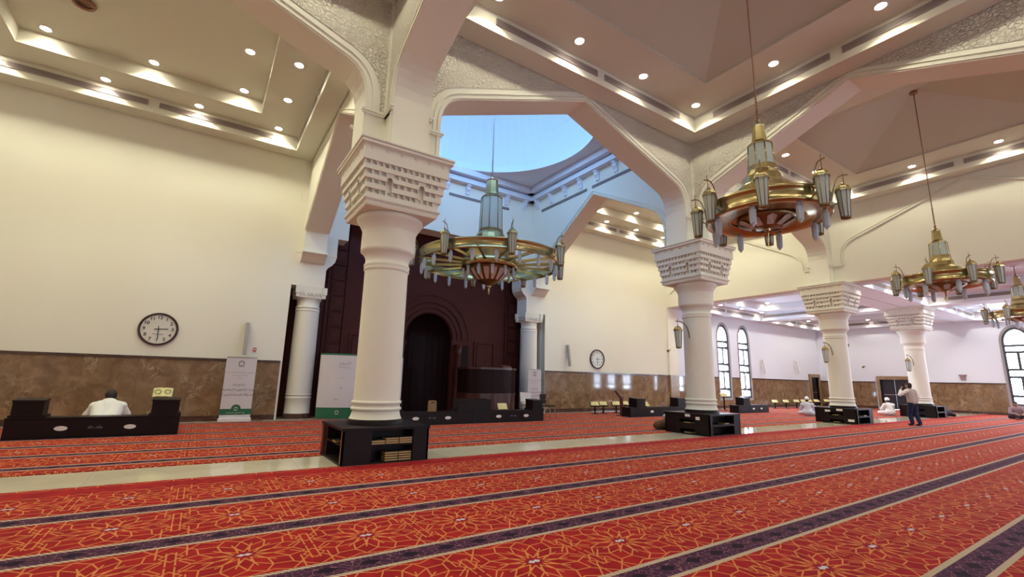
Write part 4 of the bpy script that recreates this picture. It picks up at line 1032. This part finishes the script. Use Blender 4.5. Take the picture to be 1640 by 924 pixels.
# curved exhibition wall behind the main column
pw = thing('popup_display', 'curved white pop-up display wall with green bands behind the largest column', 'display', (0, 0, 0))
def curve_pt(t):  # 0..1
    a = -1.25+2.5*t; return (4.50+1.36*math.sin(a)/math.sin(1.25), 15.45-.0-.75*(math.cos(a)-math.cos(1.25))/(1-math.cos(1.25))*.55+.2)
def cstrip(z0, z1, m, nm_, d=0):
    mb = MB(); P = [curve_pt(k/24) for k in range(25)]
    for p, q in zip(P, P[1:]):
        mb.quad((p[0], p[1]-d, z0), (q[0], q[1]-d, z0), (q[0], q[1]-d, z1), (p[0], p[1]-d, z1)); mb.quad((p[0], p[1]+.03, z0), (q[0], q[1]+.03, z0), (q[0], q[1]+.03, z1), (p[0], p[1]+.03, z1)); mb.quad((p[0], p[1]-d, z1), (q[0], q[1]-d, z1), (q[0], q[1]+.03, z1), (p[0], p[1]+.03, z1))
    for p in (P[0], P[-1]): mb.quad((p[0], p[1]-d, z0), (p[0], p[1]+.03, z0), (p[0], p[1]+.03, z1), (p[0], p[1]-d, z1))
    mb.build(nm_, m, pw)
cstrip(.36, 1.98, 'banner', 'white_panel'); cstrip(.02, .36, 'green', 'green_band', .004); cstrip(1.98, 2.03, 'green', 'green_band', .004)
for t, z, sz, tx in ((.30, 1.72, .13, 'الإسلام'), (.30, 1.60, .06, 'منصة المعرفة'), (.27, 1.28, .07, 'كتب'), (.42, 1.32, .09, 'القرآن'), (.28, .98, .10, 'نور'), (.24, .62, .09, 'سلام')):
    p = curve_pt(t); q = curve_pt(t+.02); text(tx, sz, pw, (p[0], p[1]-.035, z), 'ink_soft', (R(90), 0, math.atan2(q[1]-p[1], q[0]-p[0])))
p = curve_pt(.26); q = curve_pt(.28); lg_ = arch_logo(pw, 0, 0, .06, 0, 'label'); lg_.location = (p[0], p[1]-.03, .20); lg_.rotation_euler = (0, 0, math.atan2(q[1]-p[1], q[0]-p[0]))

# ------------------------------------------------------------------ chairs
def folding_chair(x, y, rz, label, sm='dark_cloth', fm='chrome'):
    r = thing('chair', label, 'chair', (x, y, .018), rz)
    MB().box(-.22, .22, -.20, .20, .43, .465).build('seat', sm, r)
    bk = MB(); bk.box(-.22, .22, .19, .215, .50, .84); bk.build('backrest', sm, r)
    for sx in (-1, 1):
        for sy in (-1, 1): MB().tube([(sx*.19, sy*.17, .44), (sx*.21, sy*.21, 0)], .011, 6).build('leg', fm, r)
        MB().tube([(sx*.21, .18, .44), (sx*.21, .215, .86)], .011, 6).build('back_post', fm, r)
folding_chair(10.35, 13.2, R(25), 'black and chrome chair standing past the end of the low shelf row')
folding_chair(4.62, 14.55, R(200), 'dark framed chair half hidden by the largest column, before the display wall', 'white', 'black_wood')
folding_chair(10.55, 14.75, R(-20), 'white slatted chair between the minbar and the plain roll-up banner', 'white', 'silver')

# ------------------------------------------------------------------ low shelf rows
def low_shelf(label, x0, x1, y, dep, hi, z_lo=.40, ovals=(), marks=(), rz=0, mirror=True):
    """black low unit along x; hi: (x0,x1,height) raised end blocks"""
    xm = (x0+x1)/2; r = thing('low_shelf', label, 'shelf', (xm, y, .016), rz)
    MB().box(x0-xm, x1-xm, 0, dep, 0, z_lo-.03).build('body', 'black_wood', r)
    MB().box(x0-xm-.01, x1-xm+.01, -.012, dep+.01, z_lo-.03, z_lo).build('top_board', 'black_wood', r)
    n_ = max(2, round((x1-x0)/.9)); st = (x1-x0)/n_
    for k in range(n_): MB().box(x0-xm+k*st+.01, x0-xm+(k+1)*st-.01, -.008, 0, .03, z_lo-.045).build('front_panel', 'black_wood', r)
    for (a, b, h, stp) in hi:
        e = MB().box(a-xm, b-xm, .02, dep-.02, z_lo, h).build('raised_end', 'black_wood', r)
        MB().box(a-xm-.03, b-xm+.05, .0, dep, z_lo, z_lo+.05).build('step', 'black_wood', e)
        MB().add([(a-xm-.01, -.0, h+.0), (b-xm+.01, 0, h), (b-xm+.01, dep-.02, h+.03), (a-xm-.01, dep-.02, h+.03), (a-xm-.01, 0, h-.03), (b-xm+.01, 0, h-.03), (b-xm+.01, dep-.02, h-.0), (a-xm-.01, dep-.02, h-.0)], [(0,1,2,3),(7,6,5,4),(0,4,5,1),(1,5,6,2),(2,6,7,3),(3,7,4,0)]).build('sloping_top', 'black_wood', e)
    for ox in ovals:
        MB().add([(ox-xm+.10*math.cos(2*PI*k/20), -.011, .19+.045*math.sin(2*PI*k/20)) for k in range(20)], [tuple(range(20))]).build('oval_label', 'label', r)
    for ox in marks:
        text('وقف لله', .07, r, (ox-xm, -.011, .20), 'ink_soft')
    return r
low_shelf('black low book shelf with raised ends before the kneeling man', -2.93, -.24, 12.72, .42, ((-2.88, -2.44, .73, 0), (-.76, -.28, .73, 0)), ovals=(-2.13, -1.07), marks=(-1.62,))
low_shelf('long black low shelf before the mihrab, split by a tall middle block', 4.3, 9.72, 12.62, .45, ((4.35, 4.8, .69, 0), (6.55, 7.66, .68, 0), (9.28, 9.68, .67, 0)), z_lo=.36, ovals=(5.2, 6.2, 7.95, 9.0), marks=(5.7, 8.5))
low_shelf('black low shelf in front of the marble wall beyond the mihrab', 14.05, 17.6, 12.75, .45, ((14.45, 14.95, .69, 0), (17.0, 17.5, .70, 0)), z_lo=.36, ovals=(15.3,), marks=(16.1,))
low_shelf('black low shelf under the lancet windows with the pink scarf reader behind it', 21.45, 24.15, 12.75, .45, ((21.95, 22.5, .70, 0),), z_lo=.36, ovals=(22.75, 23.45))
# things on the shelves
bag = thing('paper_bag', 'brown paper bag with a handle slot standing on the long low shelf', 'bag', (5.80, 12.88, .377))
bb = MB(); o_ = [(-.12, 0), (.12, 0), (.115, .27), (.09, .31), (-.09, .31), (-.115, .27)]; bb.prism(o_, 'y', -.05, .05); bb.build('body', 'card', bag); MB().box(-.045, .045, -.053, -.05, .24, .265).build('handle_slot', 'dark_cloth', bag)
pbm = []
def page_mesh():
    mb = MB()
    for s in (-1, 1):
        P = [(s*.155*k/5, .012+.022*math.sin(PI*min(1, (k+.6)/5))*(1-k/7)) for k in range(6)]
        for p, q in zip(P, P[1:]):
            mb.quad((p[0], -.11, p[1]), (q[0], -.11, q[1]), (q[0], .11, q[1]), (p[0], .11, p[1])); mb.quad((p[0], -.11, 0.004), (q[0], -.11, 0.004), (q[0], -.11, q[1]), (p[0], -.11, p[1])); mb.quad((p[0], .11, .004), (q[0], .11, .004), (q[0], .11, q[1]), (p[0], .11, p[1]))
    return mb.mesh('pages', 'page')
PG = page_mesh(); CV = MB().box(-.17, .17, -.12, .12, 0, .005).mesh('cover', 'cover')
MD = MB().tube(arc_pts((0, 0), .05, 0, 2*PI, 16, .0), .006, 4).mesh('page_medallion', 'green')
def open_book(x, y, z, rz, tilt, label, grp=None, med=False, s=1.0):
    b = thing('open_book', label, 'book', (x, y, z), rz, grp); b.rotation_euler = (R(tilt), 0, rz); b.scale = (s, s, s)
    put('cover', CV, b); put('pages', PG, b)
    if med:
        for sx in (-1, 1): put('page_medallion', MD, b, None, (sx*.08, 0, .036))
    return b
open_book(-.62, 12.98, .885, R(0), 48, 'open Quran with two dark page medallions propped on the raised shelf end', None, True, 1.1)
open_book(8.22, 12.84, .485, R(-12), 55, 'open yellow-paged book propped on the long low shelf', None)
open_book(15.24, 12.98, .485, R(10), 50, 'open pale book propped beside the raised shelf end beyond the mihrab')
wood = thing('book_rest', 'red-brown folding book rest lying on the shelf beyond the mihrab', 'book rest', (16.35, 12.95, .379))
MB().box(-.16, .16, -.02, 0, 0, .02).add([(-.16, 0, .02), (.16, 0, .02), (.16, .12, .16), (-.16, .12, .16), (-.16, .02, .02), (.16, .02, .02), (.16, .14, .16), (-.16, .14, .16)], [(0,1,2,3),(7,6,5,4),(0,4,5,1),(2,6,7,3),(1,5,6,2),(0,3,7,4)]).build('panel', 'wood_red', wood)
ws = thing('wooden_stand', 'tall dark red wooden book stand with a forked top behind the raised shelf end', 'book stand', (14.2, 13.35, .016))
MB().box(-.05, .05, -.05, .05, 0, .72).box(-.16, .16, -.12, .12, 0, .03).build('post', 'wood_red', ws); MB().add([(-.30, -.02, .98), (-.02, -.02, .74), (.02, -.02, .74), (.26, -.02, .84), (.02, -.02, .70), (-.02, -.02, .70), (-.30, .10, .98), (-.02, .10, .74), (.02, .10, .74), (.26, .10, .84), (.02, .10, .70), (-.02, .10, .70)], [(0,1,7,6),(1,2,8,7),(2,3,9,8),(3,4,10,9),(4,5,11,10),(5,0,6,11),(0,5,4,3,2,1),(6,7,8,9,10,11)]).build('fork_tray', 'wood_red', ws)
def book_stand(x, y, h, rz, label, grp, s=1.0):
    r = thing('book_stand', label, 'book stand', (x, y, .016), rz, grp)
    if ('bs', h) not in proto:
        t = Matrix.Translation((0, 0, h)) @ Matrix.Rotation(R(38), 4, 'X')
        proto[('bs', h)] = (MB().box(-.13, .13, -.10, .10, 0, .02).mesh('foot', 'black_wood'), MB().box(-.03, .03, -.02, .02, .02, h).mesh('post', 'black_wood'), MB().box(-.2, .2, -.14, .14, 0, .015).box(-.2, .2, -.15, -.135, 0, .04).xf(t).mesh('tray', 'black_wood'))
    for nm_, me in zip(('foot', 'post', 'tray'), proto[('bs', h)]): put(nm_, me, r)
for i, (x, y) in enumerate(((13.85, 14.5), (14.45, 14.62), (15.15, 14.55), (15.85, 14.7))):
    lb = ('first', 'second', 'third', 'fourth')[i]
    book_stand(x, y, .38, R(-35), 'low black book stand by the marble wall, %s from the mihrab end' % lb, 'black stands beyond the mihrab')
    open_book(x, y, .42, R(-35), 38, 'open yellow book on the %s black stand from the mihrab end' % lb, 'open books beyond the mihrab')
for i, x in enumerate((28.38, 29.64, 30.92, 31.83, 32.56, 33.56, 34.96)):
    lb = ('first', 'second', 'third', 'fourth', 'fifth', 'sixth', 'seventh')[i]
    book_stand(x, 14.6, .38, R(-45), 'low dark book stand in the far row, %s from the lancet windows' % lb, 'dark stands in the far row')
    open_book(x, 14.6, .42, R(-45), 38, 'open book in the far row, %s from the lancet windows' % lb, 'open books in the far row')
book_stand(23.1, 14.5, .74, R(-30), 'tall black book stand in front of the first lancet window', None); open_book(23.1, 14.5, .78, R(-30), 38, 'open book on the tall stand in front of the first lancet window', None, False, 1.2)
cl = thing('bolster', 'dark brown bolster bag lying behind the far bookcase on the carpet', 'bag', (11.55, 9.15, .016))
bo = MB(); bo.tube([(-.42, .06, .10), (-.34, .05, .12), (-.1, 0, .15), (.2, -.02, .15), (.3, -.03, .12)], [.05, .11, .14, .14, .05], 14); bo.build('roll', 'brown_cloth', cl)
bc = thing('folded_cloth', 'light blue folded cloth on the brown bolster behind the far bookcase', 'cloth', (11.62, 9.13, .31))
MB().sphere((0, 0, .07), .13, 14, 8, (1.2, .9, .6)).build('fold', 'blue_cloth', bc)

# ------------------------------------------------------------------ minbar: curved wooden pulpit
mr = thing('minbar', 'polished dark wood minbar with a bowed curved front beside the mihrab', 'pulpit', (9.6, 16.0, 0))
def bow(z0, z1, rx, ry, m, nm_, d=0):
    mb = MB(); P = [(-1.12*rx, .75)]+[(-1.12*rx*math.cos(PI*k/24), -(ry)*math.sin(PI*k/24)**.8-d) for k in range(25)]+[(1.12*rx, .75)]
    for p, q in zip(P, P[1:]): mb.quad((*p, z0), (*q, z0), (*q, z1), (*p, z1))
    mb.add([(*p, z1) for p in P], [tuple(range(len(P)))]); mb.sm = [True]*(len(mb.f)-1)+[False]; mb.build(nm_, m, mr)
bow(.016, .72, 1, .62, 'minbar', 'lower_drum'); bow(.72, .80, 1.02, .65, 'minbar', 'string_course'); bow(.80, 1.70, 1, .62, 'mihrab_dark', 'upper_drum'); bow(1.70, 1.78, 1.03, .66, 'minbar', 'rail')
rs = thing('book_rest', 'small dark book rest lying on the rail of the minbar', 'book rest', (10.2, 15.75, 1.78)); MB().box(-.2, .2, -.12, .12, 0, .03).add([(-.2, -.12, .03), (.2, -.12, .03), (.2, .12, .10), (-.2, .12, .10), (-.2, -.12, .05), (.2, -.12, .05), (.2, .12, .12), (-.2, .12, .12)], [(0,1,2,3),(7,6,5,4),(0,4,5,1),(1,5,6,2),(2,6,7,3),(3,7,4,0)]).build('panel', 'wood_red', rs)

# ------------------------------------------------------------------ people
def organic(name, m, caps, voxel, parent, smooth=2):
    """tapered capsules (p, q, r0, r1) fused into one continuous surface"""
    mb = MB()
    for p, q, r0, r1 in caps:
        p, q = Vector(p), Vector(q); L = (q-p).length
        nst = max(2, int(L/max(min(r0, r1), .01)*1.2)); nst = min(nst, 14)
        d = (q-p).normalized() if L > 1e-5 else Vector((0, 0, 1))
        up = Vector((0, 0, 1)) if abs(d.z) < .9 else Vector((1, 0, 0)); x = d.cross(up).normalized(); y = x.cross(d); nr = 14
        rings = []
        for k in range(5): t = -PI/2+PI/2*k/4; rings.append((p+d*(r0*math.sin(t)), max(r0*math.cos(t), .0005)))
        for k in range(1, nst): f = k/nst; rings.append((p.lerp(q, f), r0+(r1-r0)*f))
        for k in range(5): t = PI/2*k/4; rings.append((q+d*(r1*math.sin(t)), max(r1*math.cos(t), .0005)))
        o = len(mb.v)
        for c, rr in rings:
            for a in range(nr): mb.v.append(tuple(c+rr*(math.cos(2*PI*a/nr)*x+math.sin(2*PI*a/nr)*y)))
        for j in range(len(rings)-1):
            for a in range(nr):
                a2 = (a+1) % nr; mb.f.append((o+j*nr+a, o+j*nr+a2, o+(j+1)*nr+a2, o+(j+1)*nr+a)); mb.sm.append(True)
        mb.f.append(tuple(o+a for a in range(nr-1, -1, -1))); mb.sm.append(True); mb.f.append(tuple(o+(len(rings)-1)*nr+a for a in range(nr))); mb.sm.append(True)
    me = mb.mesh(name, m); tmp = bpy.data.objects.new('tmp', me); COL.objects.link(tmp)
    rm = tmp.modifiers.new('r', 'REMESH'); rm.mode = 'VOXEL'; rm.voxel_size = voxel; rm.use_smooth_shade = True
    sm = tmp.modifiers.new('s', 'SMOOTH'); sm.iterations = smooth; sm.factor = .5
    dg = bpy.context.evaluated_depsgraph_get(); dg.update()
    me2 = bpy.data.meshes.new_from_object(tmp.evaluated_get(dg)); me2.name = name
    bpy.data.objects.remove(tmp); 
    if not me2.materials: me2.materials.append(M[m])
    return put(name, me2, parent)
def head_caps(c, f, up, s=1.0):
    """skull, jaw, nose, ears, brow; c centre, f facing, up"""
    c, f, up = Vector(c), Vector(f).normalized(), Vector(up).normalized(); l = up.cross(f).normalized()
    P = lambda a, b, h: tuple(c+l*a*s+f*b*s+up*h*s)
    return [(P(0, -.02, .03), P(0, .02, .03), .085*s, .08*s), (P(0, .03, -.01), P(0, .045, -.075), .06*s, .038*s), (P(0, .085, .005), P(0, .107, -.028), .012*s, .015*s),
            (P(-.03, .082, .028), P(.03, .082, .028), .014*s, .014*s), (P(-.018, .088, -.062), P(.018, .088, -.062), .008*s, .008*s),
            (P(.083, -.005, .0), P(.083, -.012, .03), .012*s, .016*s), (P(-.083, -.005, .0), P(-.083, -.012, .03), .012*s, .016*s)]
def eyes(c, f, up, parent, s=1.0):
    c, f, up = Vector(c), Vector(f).normalized(), Vector(up).normalized(); l = up.cross(f).normalized(); mb = MB()
    for sx in (-1, 1): mb.sphere(tuple(c+l*sx*.032*s+f*.082*s+up*.012*s), .011*s, 8, 6)
    mb.build('eyes', 'ink', parent)
def hand_caps(wr, d, up, s=1.0, curl=.5, side=1):
    """palm, four unequal curled fingers and a thumb; wr wrist, d pointing, up back-of-hand"""
    wr, d, up = Vector(wr), Vector(d).normalized(), Vector(up); up = (up-d*up.dot(d)).normalized(); l = d.cross(up).normalized()*side
    P = lambda a, b, h: wr+l*a*s+d*b*s+up*h*s
    out = [(P(-.02, .01, 0), P(-.026, .075, 0), .017*s, .014*s), (P(.0, .01, 0), P(.0, .08, 0), .018*s, .015*s), (P(.02, .01, 0), P(.026, .075, 0), .017*s, .014*s)]
    for a, L in ((-.036, .072), (-.012, .082), (.012, .076), (.035, .06)):
        b = P(a, .08, 0); m_ = b+d*L*.5*s-up*L*.25*curl*s; e = m_+d*L*.40*(1-curl*.7)*s-up*L*.5*curl*s
        out += [(b, m_, .0095*s, .009*s), (m_, e, .009*s, .0075*s)]
    t0 = P(-.03, .02, 0); t1 = t0-l*.03*s+d*.03*s-up*.008*s; t2 = t1-l*.008*s+d*.028*s-up*.008*s
    return out+[(t0, t1, .012*s, .011*s), (t1, t2, .011*s, .009*s)]
def V(*a): return tuple(a)
VX = .0085
# 1. standing man in a vest (local: +y is where he faces), about 1.52 m high
p1 = thing('person', 'standing person in beige vest, white sleeves and dark trousers, phone at the ear', 'person', (21.9, 6.3, .022), R(-22))
S = .895; K = lambda x, y, z: (x*S, y*S, z*S)
hc, hf, hu = K(-.02, .06, 1.575), (-.25, 1, -.25), (-.12, .22, 1)
lw_, le, lsh = K(-.19, .24, 1.46), K(-.40, .16, 1.22), K(-.19, .0, 1.40)
rw, re_, rsh = K(.33, .10, .90), K(.27, -.03, 1.13), K(.19, 0, 1.40)
body = [(K(0, 0, .95), K(0, .0, 1.12), .13*S, .125*S), (K(-.05, 0, 1.12), K(-.06, 0, 1.32), .115*S, .12*S), (K(.05, 0, 1.12), K(.06, 0, 1.32), .115*S, .12*S), (K(-.15, 0, 1.38), K(.15, 0, 1.38), .075*S, .075*S), (K(0, 0, 1.40), K(-.01, .035, 1.50), .058*S, .052*S)]
body += [(lsh, le, .05*S, .042*S), (le, lw_, .04*S, .027*S), (rsh, re_, .05*S, .042*S), (re_, rw, .04*S, .027*S)]
body += [(K(-.08, 0, .93), K(-.09, .10, .50), .085*S, .058*S), (K(-.09, .10, .50), K(-.09, .04, .10), .056*S, .036*S), (K(-.09, .02, .04), K(-.09, .19, .025), .036*S, .028*S)]
body += [(K(.08, 0, .93), K(.09, .0, .50), .085*S, .058*S), (K(.09, .0, .50), K(.09, -.12, .10), .056*S, .036*S), (K(.09, -.14, .04), K(.10, .03, .025), .036*S, .028*S)]
body += head_caps(hc, hf, hu, S) + hand_caps(lw_, (.35, -.05, .9), (-.6, .2, .3), S, .9, -1) + hand_caps(rw, (.2, .25, -1), (1, 0, .2), S, .4, 1)
organic('body', 'skin', body, VX, p1)
organic('trousers', 'trousers', [(K(-.07, 0, .96), K(.07, 0, .96), .125*S, .125*S), (K(-.085, 0, .90), K(-.09, .10, .50), .108*S, .085*S), (K(-.09, .10, .50), K(-.09, .045, .11), .083*S, .07*S), (K(.085, 0, .90), K(.09, 0, .50), .108*S, .085*S), (K(.09, 0, .50), K(.09, -.115, .11), .083*S, .07*S)], .012, p1, 3)
organic('shirt', 'thobe', [(K(-.07, 0, .98), K(.07, 0, .98), .125*S, .125*S), (K(-.15, 0, 1.38), K(.15, 0, 1.38), .085*S, .085*S), (lsh, le, .072*S, .066*S), (le, tuple(Vector(le).lerp(Vector(lw_), .75)), .062*S, .048*S), (rsh, re_, .072*S, .062*S), (re_, tuple(Vector(re_).lerp(Vector(rw), .82)), .060*S, .046*S)], .011, p1, 3)
organic('vest', 'vest', [(K(-.06, 0, .97), K(.06, 0, .97), .14*S, .14*S), (K(-.06, 0, 1.0), K(-.075, 0, 1.30), .14*S, .135*S), (K(.06, 0, 1.0), K(.075, 0, 1.30), .14*S, .135*S), (K(-.13, 0, 1.38), K(.13, 0, 1.38), .092*S, .092*S)], .012, p1, 3)
hcv = Vector(hc); organic('hair', 'hair', [(tuple(hcv+Vector((0, -.035, .055))*S), tuple(hcv+Vector((0, .02, .07))*S), .088*S, .083*S), (tuple(hcv+Vector((0, -.05, -.02))*S), tuple(hcv+Vector((0, -.04, .04))*S), .07*S, .08*S)], .010, p1)
eyes(hc, hf, hu, p1, S)
for sx, yy in ((-.09, .11), (.095, -.05)):
    MB().sphere((sx*S, yy*S, .045*S), .10*S, 12, 8, (.52, 1.35, .42)).build('shoe', 'dark_cloth', p1)
ph = thing('phone', 'dark phone held at the ear of the standing person', 'phone', (0, 0, 0)); ph.matrix_world = p1.matrix_basis @ Matrix.Translation(K(-.135, .19, 1.545))
MB().box(-.006, .006, -.036, .036, -.07, .07).build('case', 'dark_cloth', ph); MB().box(.006, .0065, -.033, .033, -.065, .065).build('screen', 'ink_soft', ph)

def seated(name_label, loc, rz, cloth, headwear, hw_m, lean=.25, s=1.0, reach=.0, trousers=None):
    """cross-legged or kneeling figure facing local +y"""
    r = thing('person', name_label, 'person', loc, rz); Q = lambda x, y, z: (x*s, y*s, z*s)
    k_ = max(0, lean-.12); hp = (0, 0, .13); ch = (0, lean*.75, .44-k_*.15); hd = (0, lean*1.25+.03, .67-k_*.75)
    L = lambda a, b, t: tuple(a[i]+(b[i]-a[i])*t for i in range(3))
    sz = .47-k_*.35; lsh, rsh = (-.18, ch[1], sz), (.18, ch[1], sz); le, re_ = (-.27, ch[1]+.12-k_*.5, .27), (.27, ch[1]+.12-k_*.5, .27); lw_, rw = (-.12, ch[1]+.28+reach, .24), (.12, ch[1]+.28+reach, .24)
    bd = [(Q(-.06, 0, .13), Q(.06, 0, .13), .12*s, .12*s), (Q(*hp), Q(*ch), .12*s, .13*s), (Q(*lsh), Q(*rsh), .075*s, .075*s), (Q(0, ch[1], sz+.03), Q(*L(ch, hd, .75)), .06*s, .052*s),
          (Q(*lsh), Q(*le), .05*s, .042*s), (Q(*le), Q(*lw_), .04*s, .026*s), (Q(*rsh), Q(*re_), .05*s, .042*s), (Q(*re_), Q(*rw), .04*s, .026*s)]
    for sx in (-1, 1):
        bd += [(Q(sx*.09, .02, .11), Q(sx*.32, .28, .10), .09*s, .06*s), (Q(sx*.32, .28, .10), Q(-sx*.06, .34, .055), .055*s, .038*s), (Q(-sx*.06, .34, .05), Q(-sx*.17, .36, .04), .036*s, .026*s)]
    f, u = (0, 1, -.35-lean), (0, .35+lean*.5, 1)
    bd += head_caps(Q(*hd), f, u, s)+hand_caps(Q(*lw_), (.5, .8, -.2), (0, .2, 1), s, .6, -1)+hand_caps(Q(*rw), (-.5, .8, -.2), (0, .2, 1), s, .6, 1)
    organic('body', 'skin', bd, VX, r); eyes(Q(*hd), f, u, r, s)
    rb = [(Q(-.08, 0, .14), Q(.08, 0, .14), .145*s, .145*s), (Q(*hp), Q(*ch), .15*s, .152*s), (Q(*lsh), Q(*rsh), .088*s, .088*s), (Q(*lsh), Q(*le), .074*s, .068*s), (Q(*le), Q(*L(le, lw_, .8)), .064*s, .05*s), (Q(*rsh), Q(*re_), .074*s, .068*s), (Q(*re_), Q(*L(re_, rw, .8)), .064*s, .05*s)]
    if k_ > 0: rb += [(Q(sx*.07, -.03, .18), Q(sx*.10, ch[1]-.02, sz-.02), .14*s, .13*s) for sx in (-1, 1)]
    lg = []
    for sx in (-1, 1): lg += [(Q(sx*.09, .02, .12), Q(sx*.32, .27, .10), .11*s, .083*s), (Q(sx*.32, .27, .10), Q(-sx*.02, .33, .07), .082*s, .06*s)]
    if trousers: organic('trousers', trousers, lg, .013, r, 3)
    else: rb += lg
    organic('robe', cloth, rb, .013, r, 4)
    H = Vector(Q(*hd))
    if headwear == 'hair': organic('hair', hw_m, [(tuple(H+Vector((0, -.03, .05))*s), tuple(H+Vector((0, .015, .075))*s), .088*s, .08*s), (tuple(H+Vector((0, -.055, -.02))*s), tuple(H+Vector((0, -.04, .03))*s), .065*s, .08*s)], .010, r)
    if headwear == 'cap': organic('cap', hw_m, [(tuple(H+Vector((0, -.03, .06))*s), tuple(H+Vector((0, .02, .075))*s), .092*s, .088*s)], .010, r); organic('beard' if False else 'hair', 'hair', [(tuple(H+Vector((0, -.05, -.03))*s), tuple(H+Vector((0, -.04, .0))*s), .062*s, .078*s)], .010, r)
    if headwear == 'scarf': organic('scarf', hw_m, [(tuple(H+Vector((0, -.03, .03))*s), tuple(H+Vector((0, .02, .06))*s), .105*s, .095*s), (tuple(H+Vector((0, -.06, -.03))*s), Q(0, ch[1]-.06, .50), .10*s, .12*s), (Q(-.1, ch[1]-.04, .50), Q(.1, ch[1]-.04, .50), .09*s, .09*s)], .012, r, 3)
    return r
seated('person in a white thobe with dark hair bowed in prayer behind the low shelf', (-1.58, 13.45, .042), R(2), 'thobe', 'hair', 'hair', .27, 1.24)
seated('person in white thobe and cap sitting by the bookcase under the upper wall', (23.3, 10.55, .037), R(-70), 'thobe_grey', 'cap', 'thobe', .10, 1.02)
seated('person in white with a white cap sitting behind the standing man by the last bookcase', (28.75, 9.2, .037), R(-40), 'thobe', 'cap', 'thobe', .08, 1.02)
seated('person with a rose scarf and white robe reading behind the low shelf under the windows', (23.15, 13.55, .037), R(-60), 'thobe', 'scarf', 'rose_scarf', .22, 1.0)
seated('person in mauve top and dark trousers sitting near the bright window', (32.5, 5.5, .037), R(120), 'mauve', 'hair', 'hair', .05, 1.0, 0, 'dark_cloth')
db = thing('cloth_bundle', 'black cloth bundle slumped against the last bookcase by the pink-lit carpet', 'bundle', (31.25, 7.66, .016))
organic('cloth', 'dark_cloth', [((-.35, .1, .2), (.0, 0, .2), .2, .17), ((.0, 0, .16), (.35, -.12, .09), .15, .085), ((.1, -.2, .08), (.4, -.15, .07), .08, .07)], .02, db, 3)
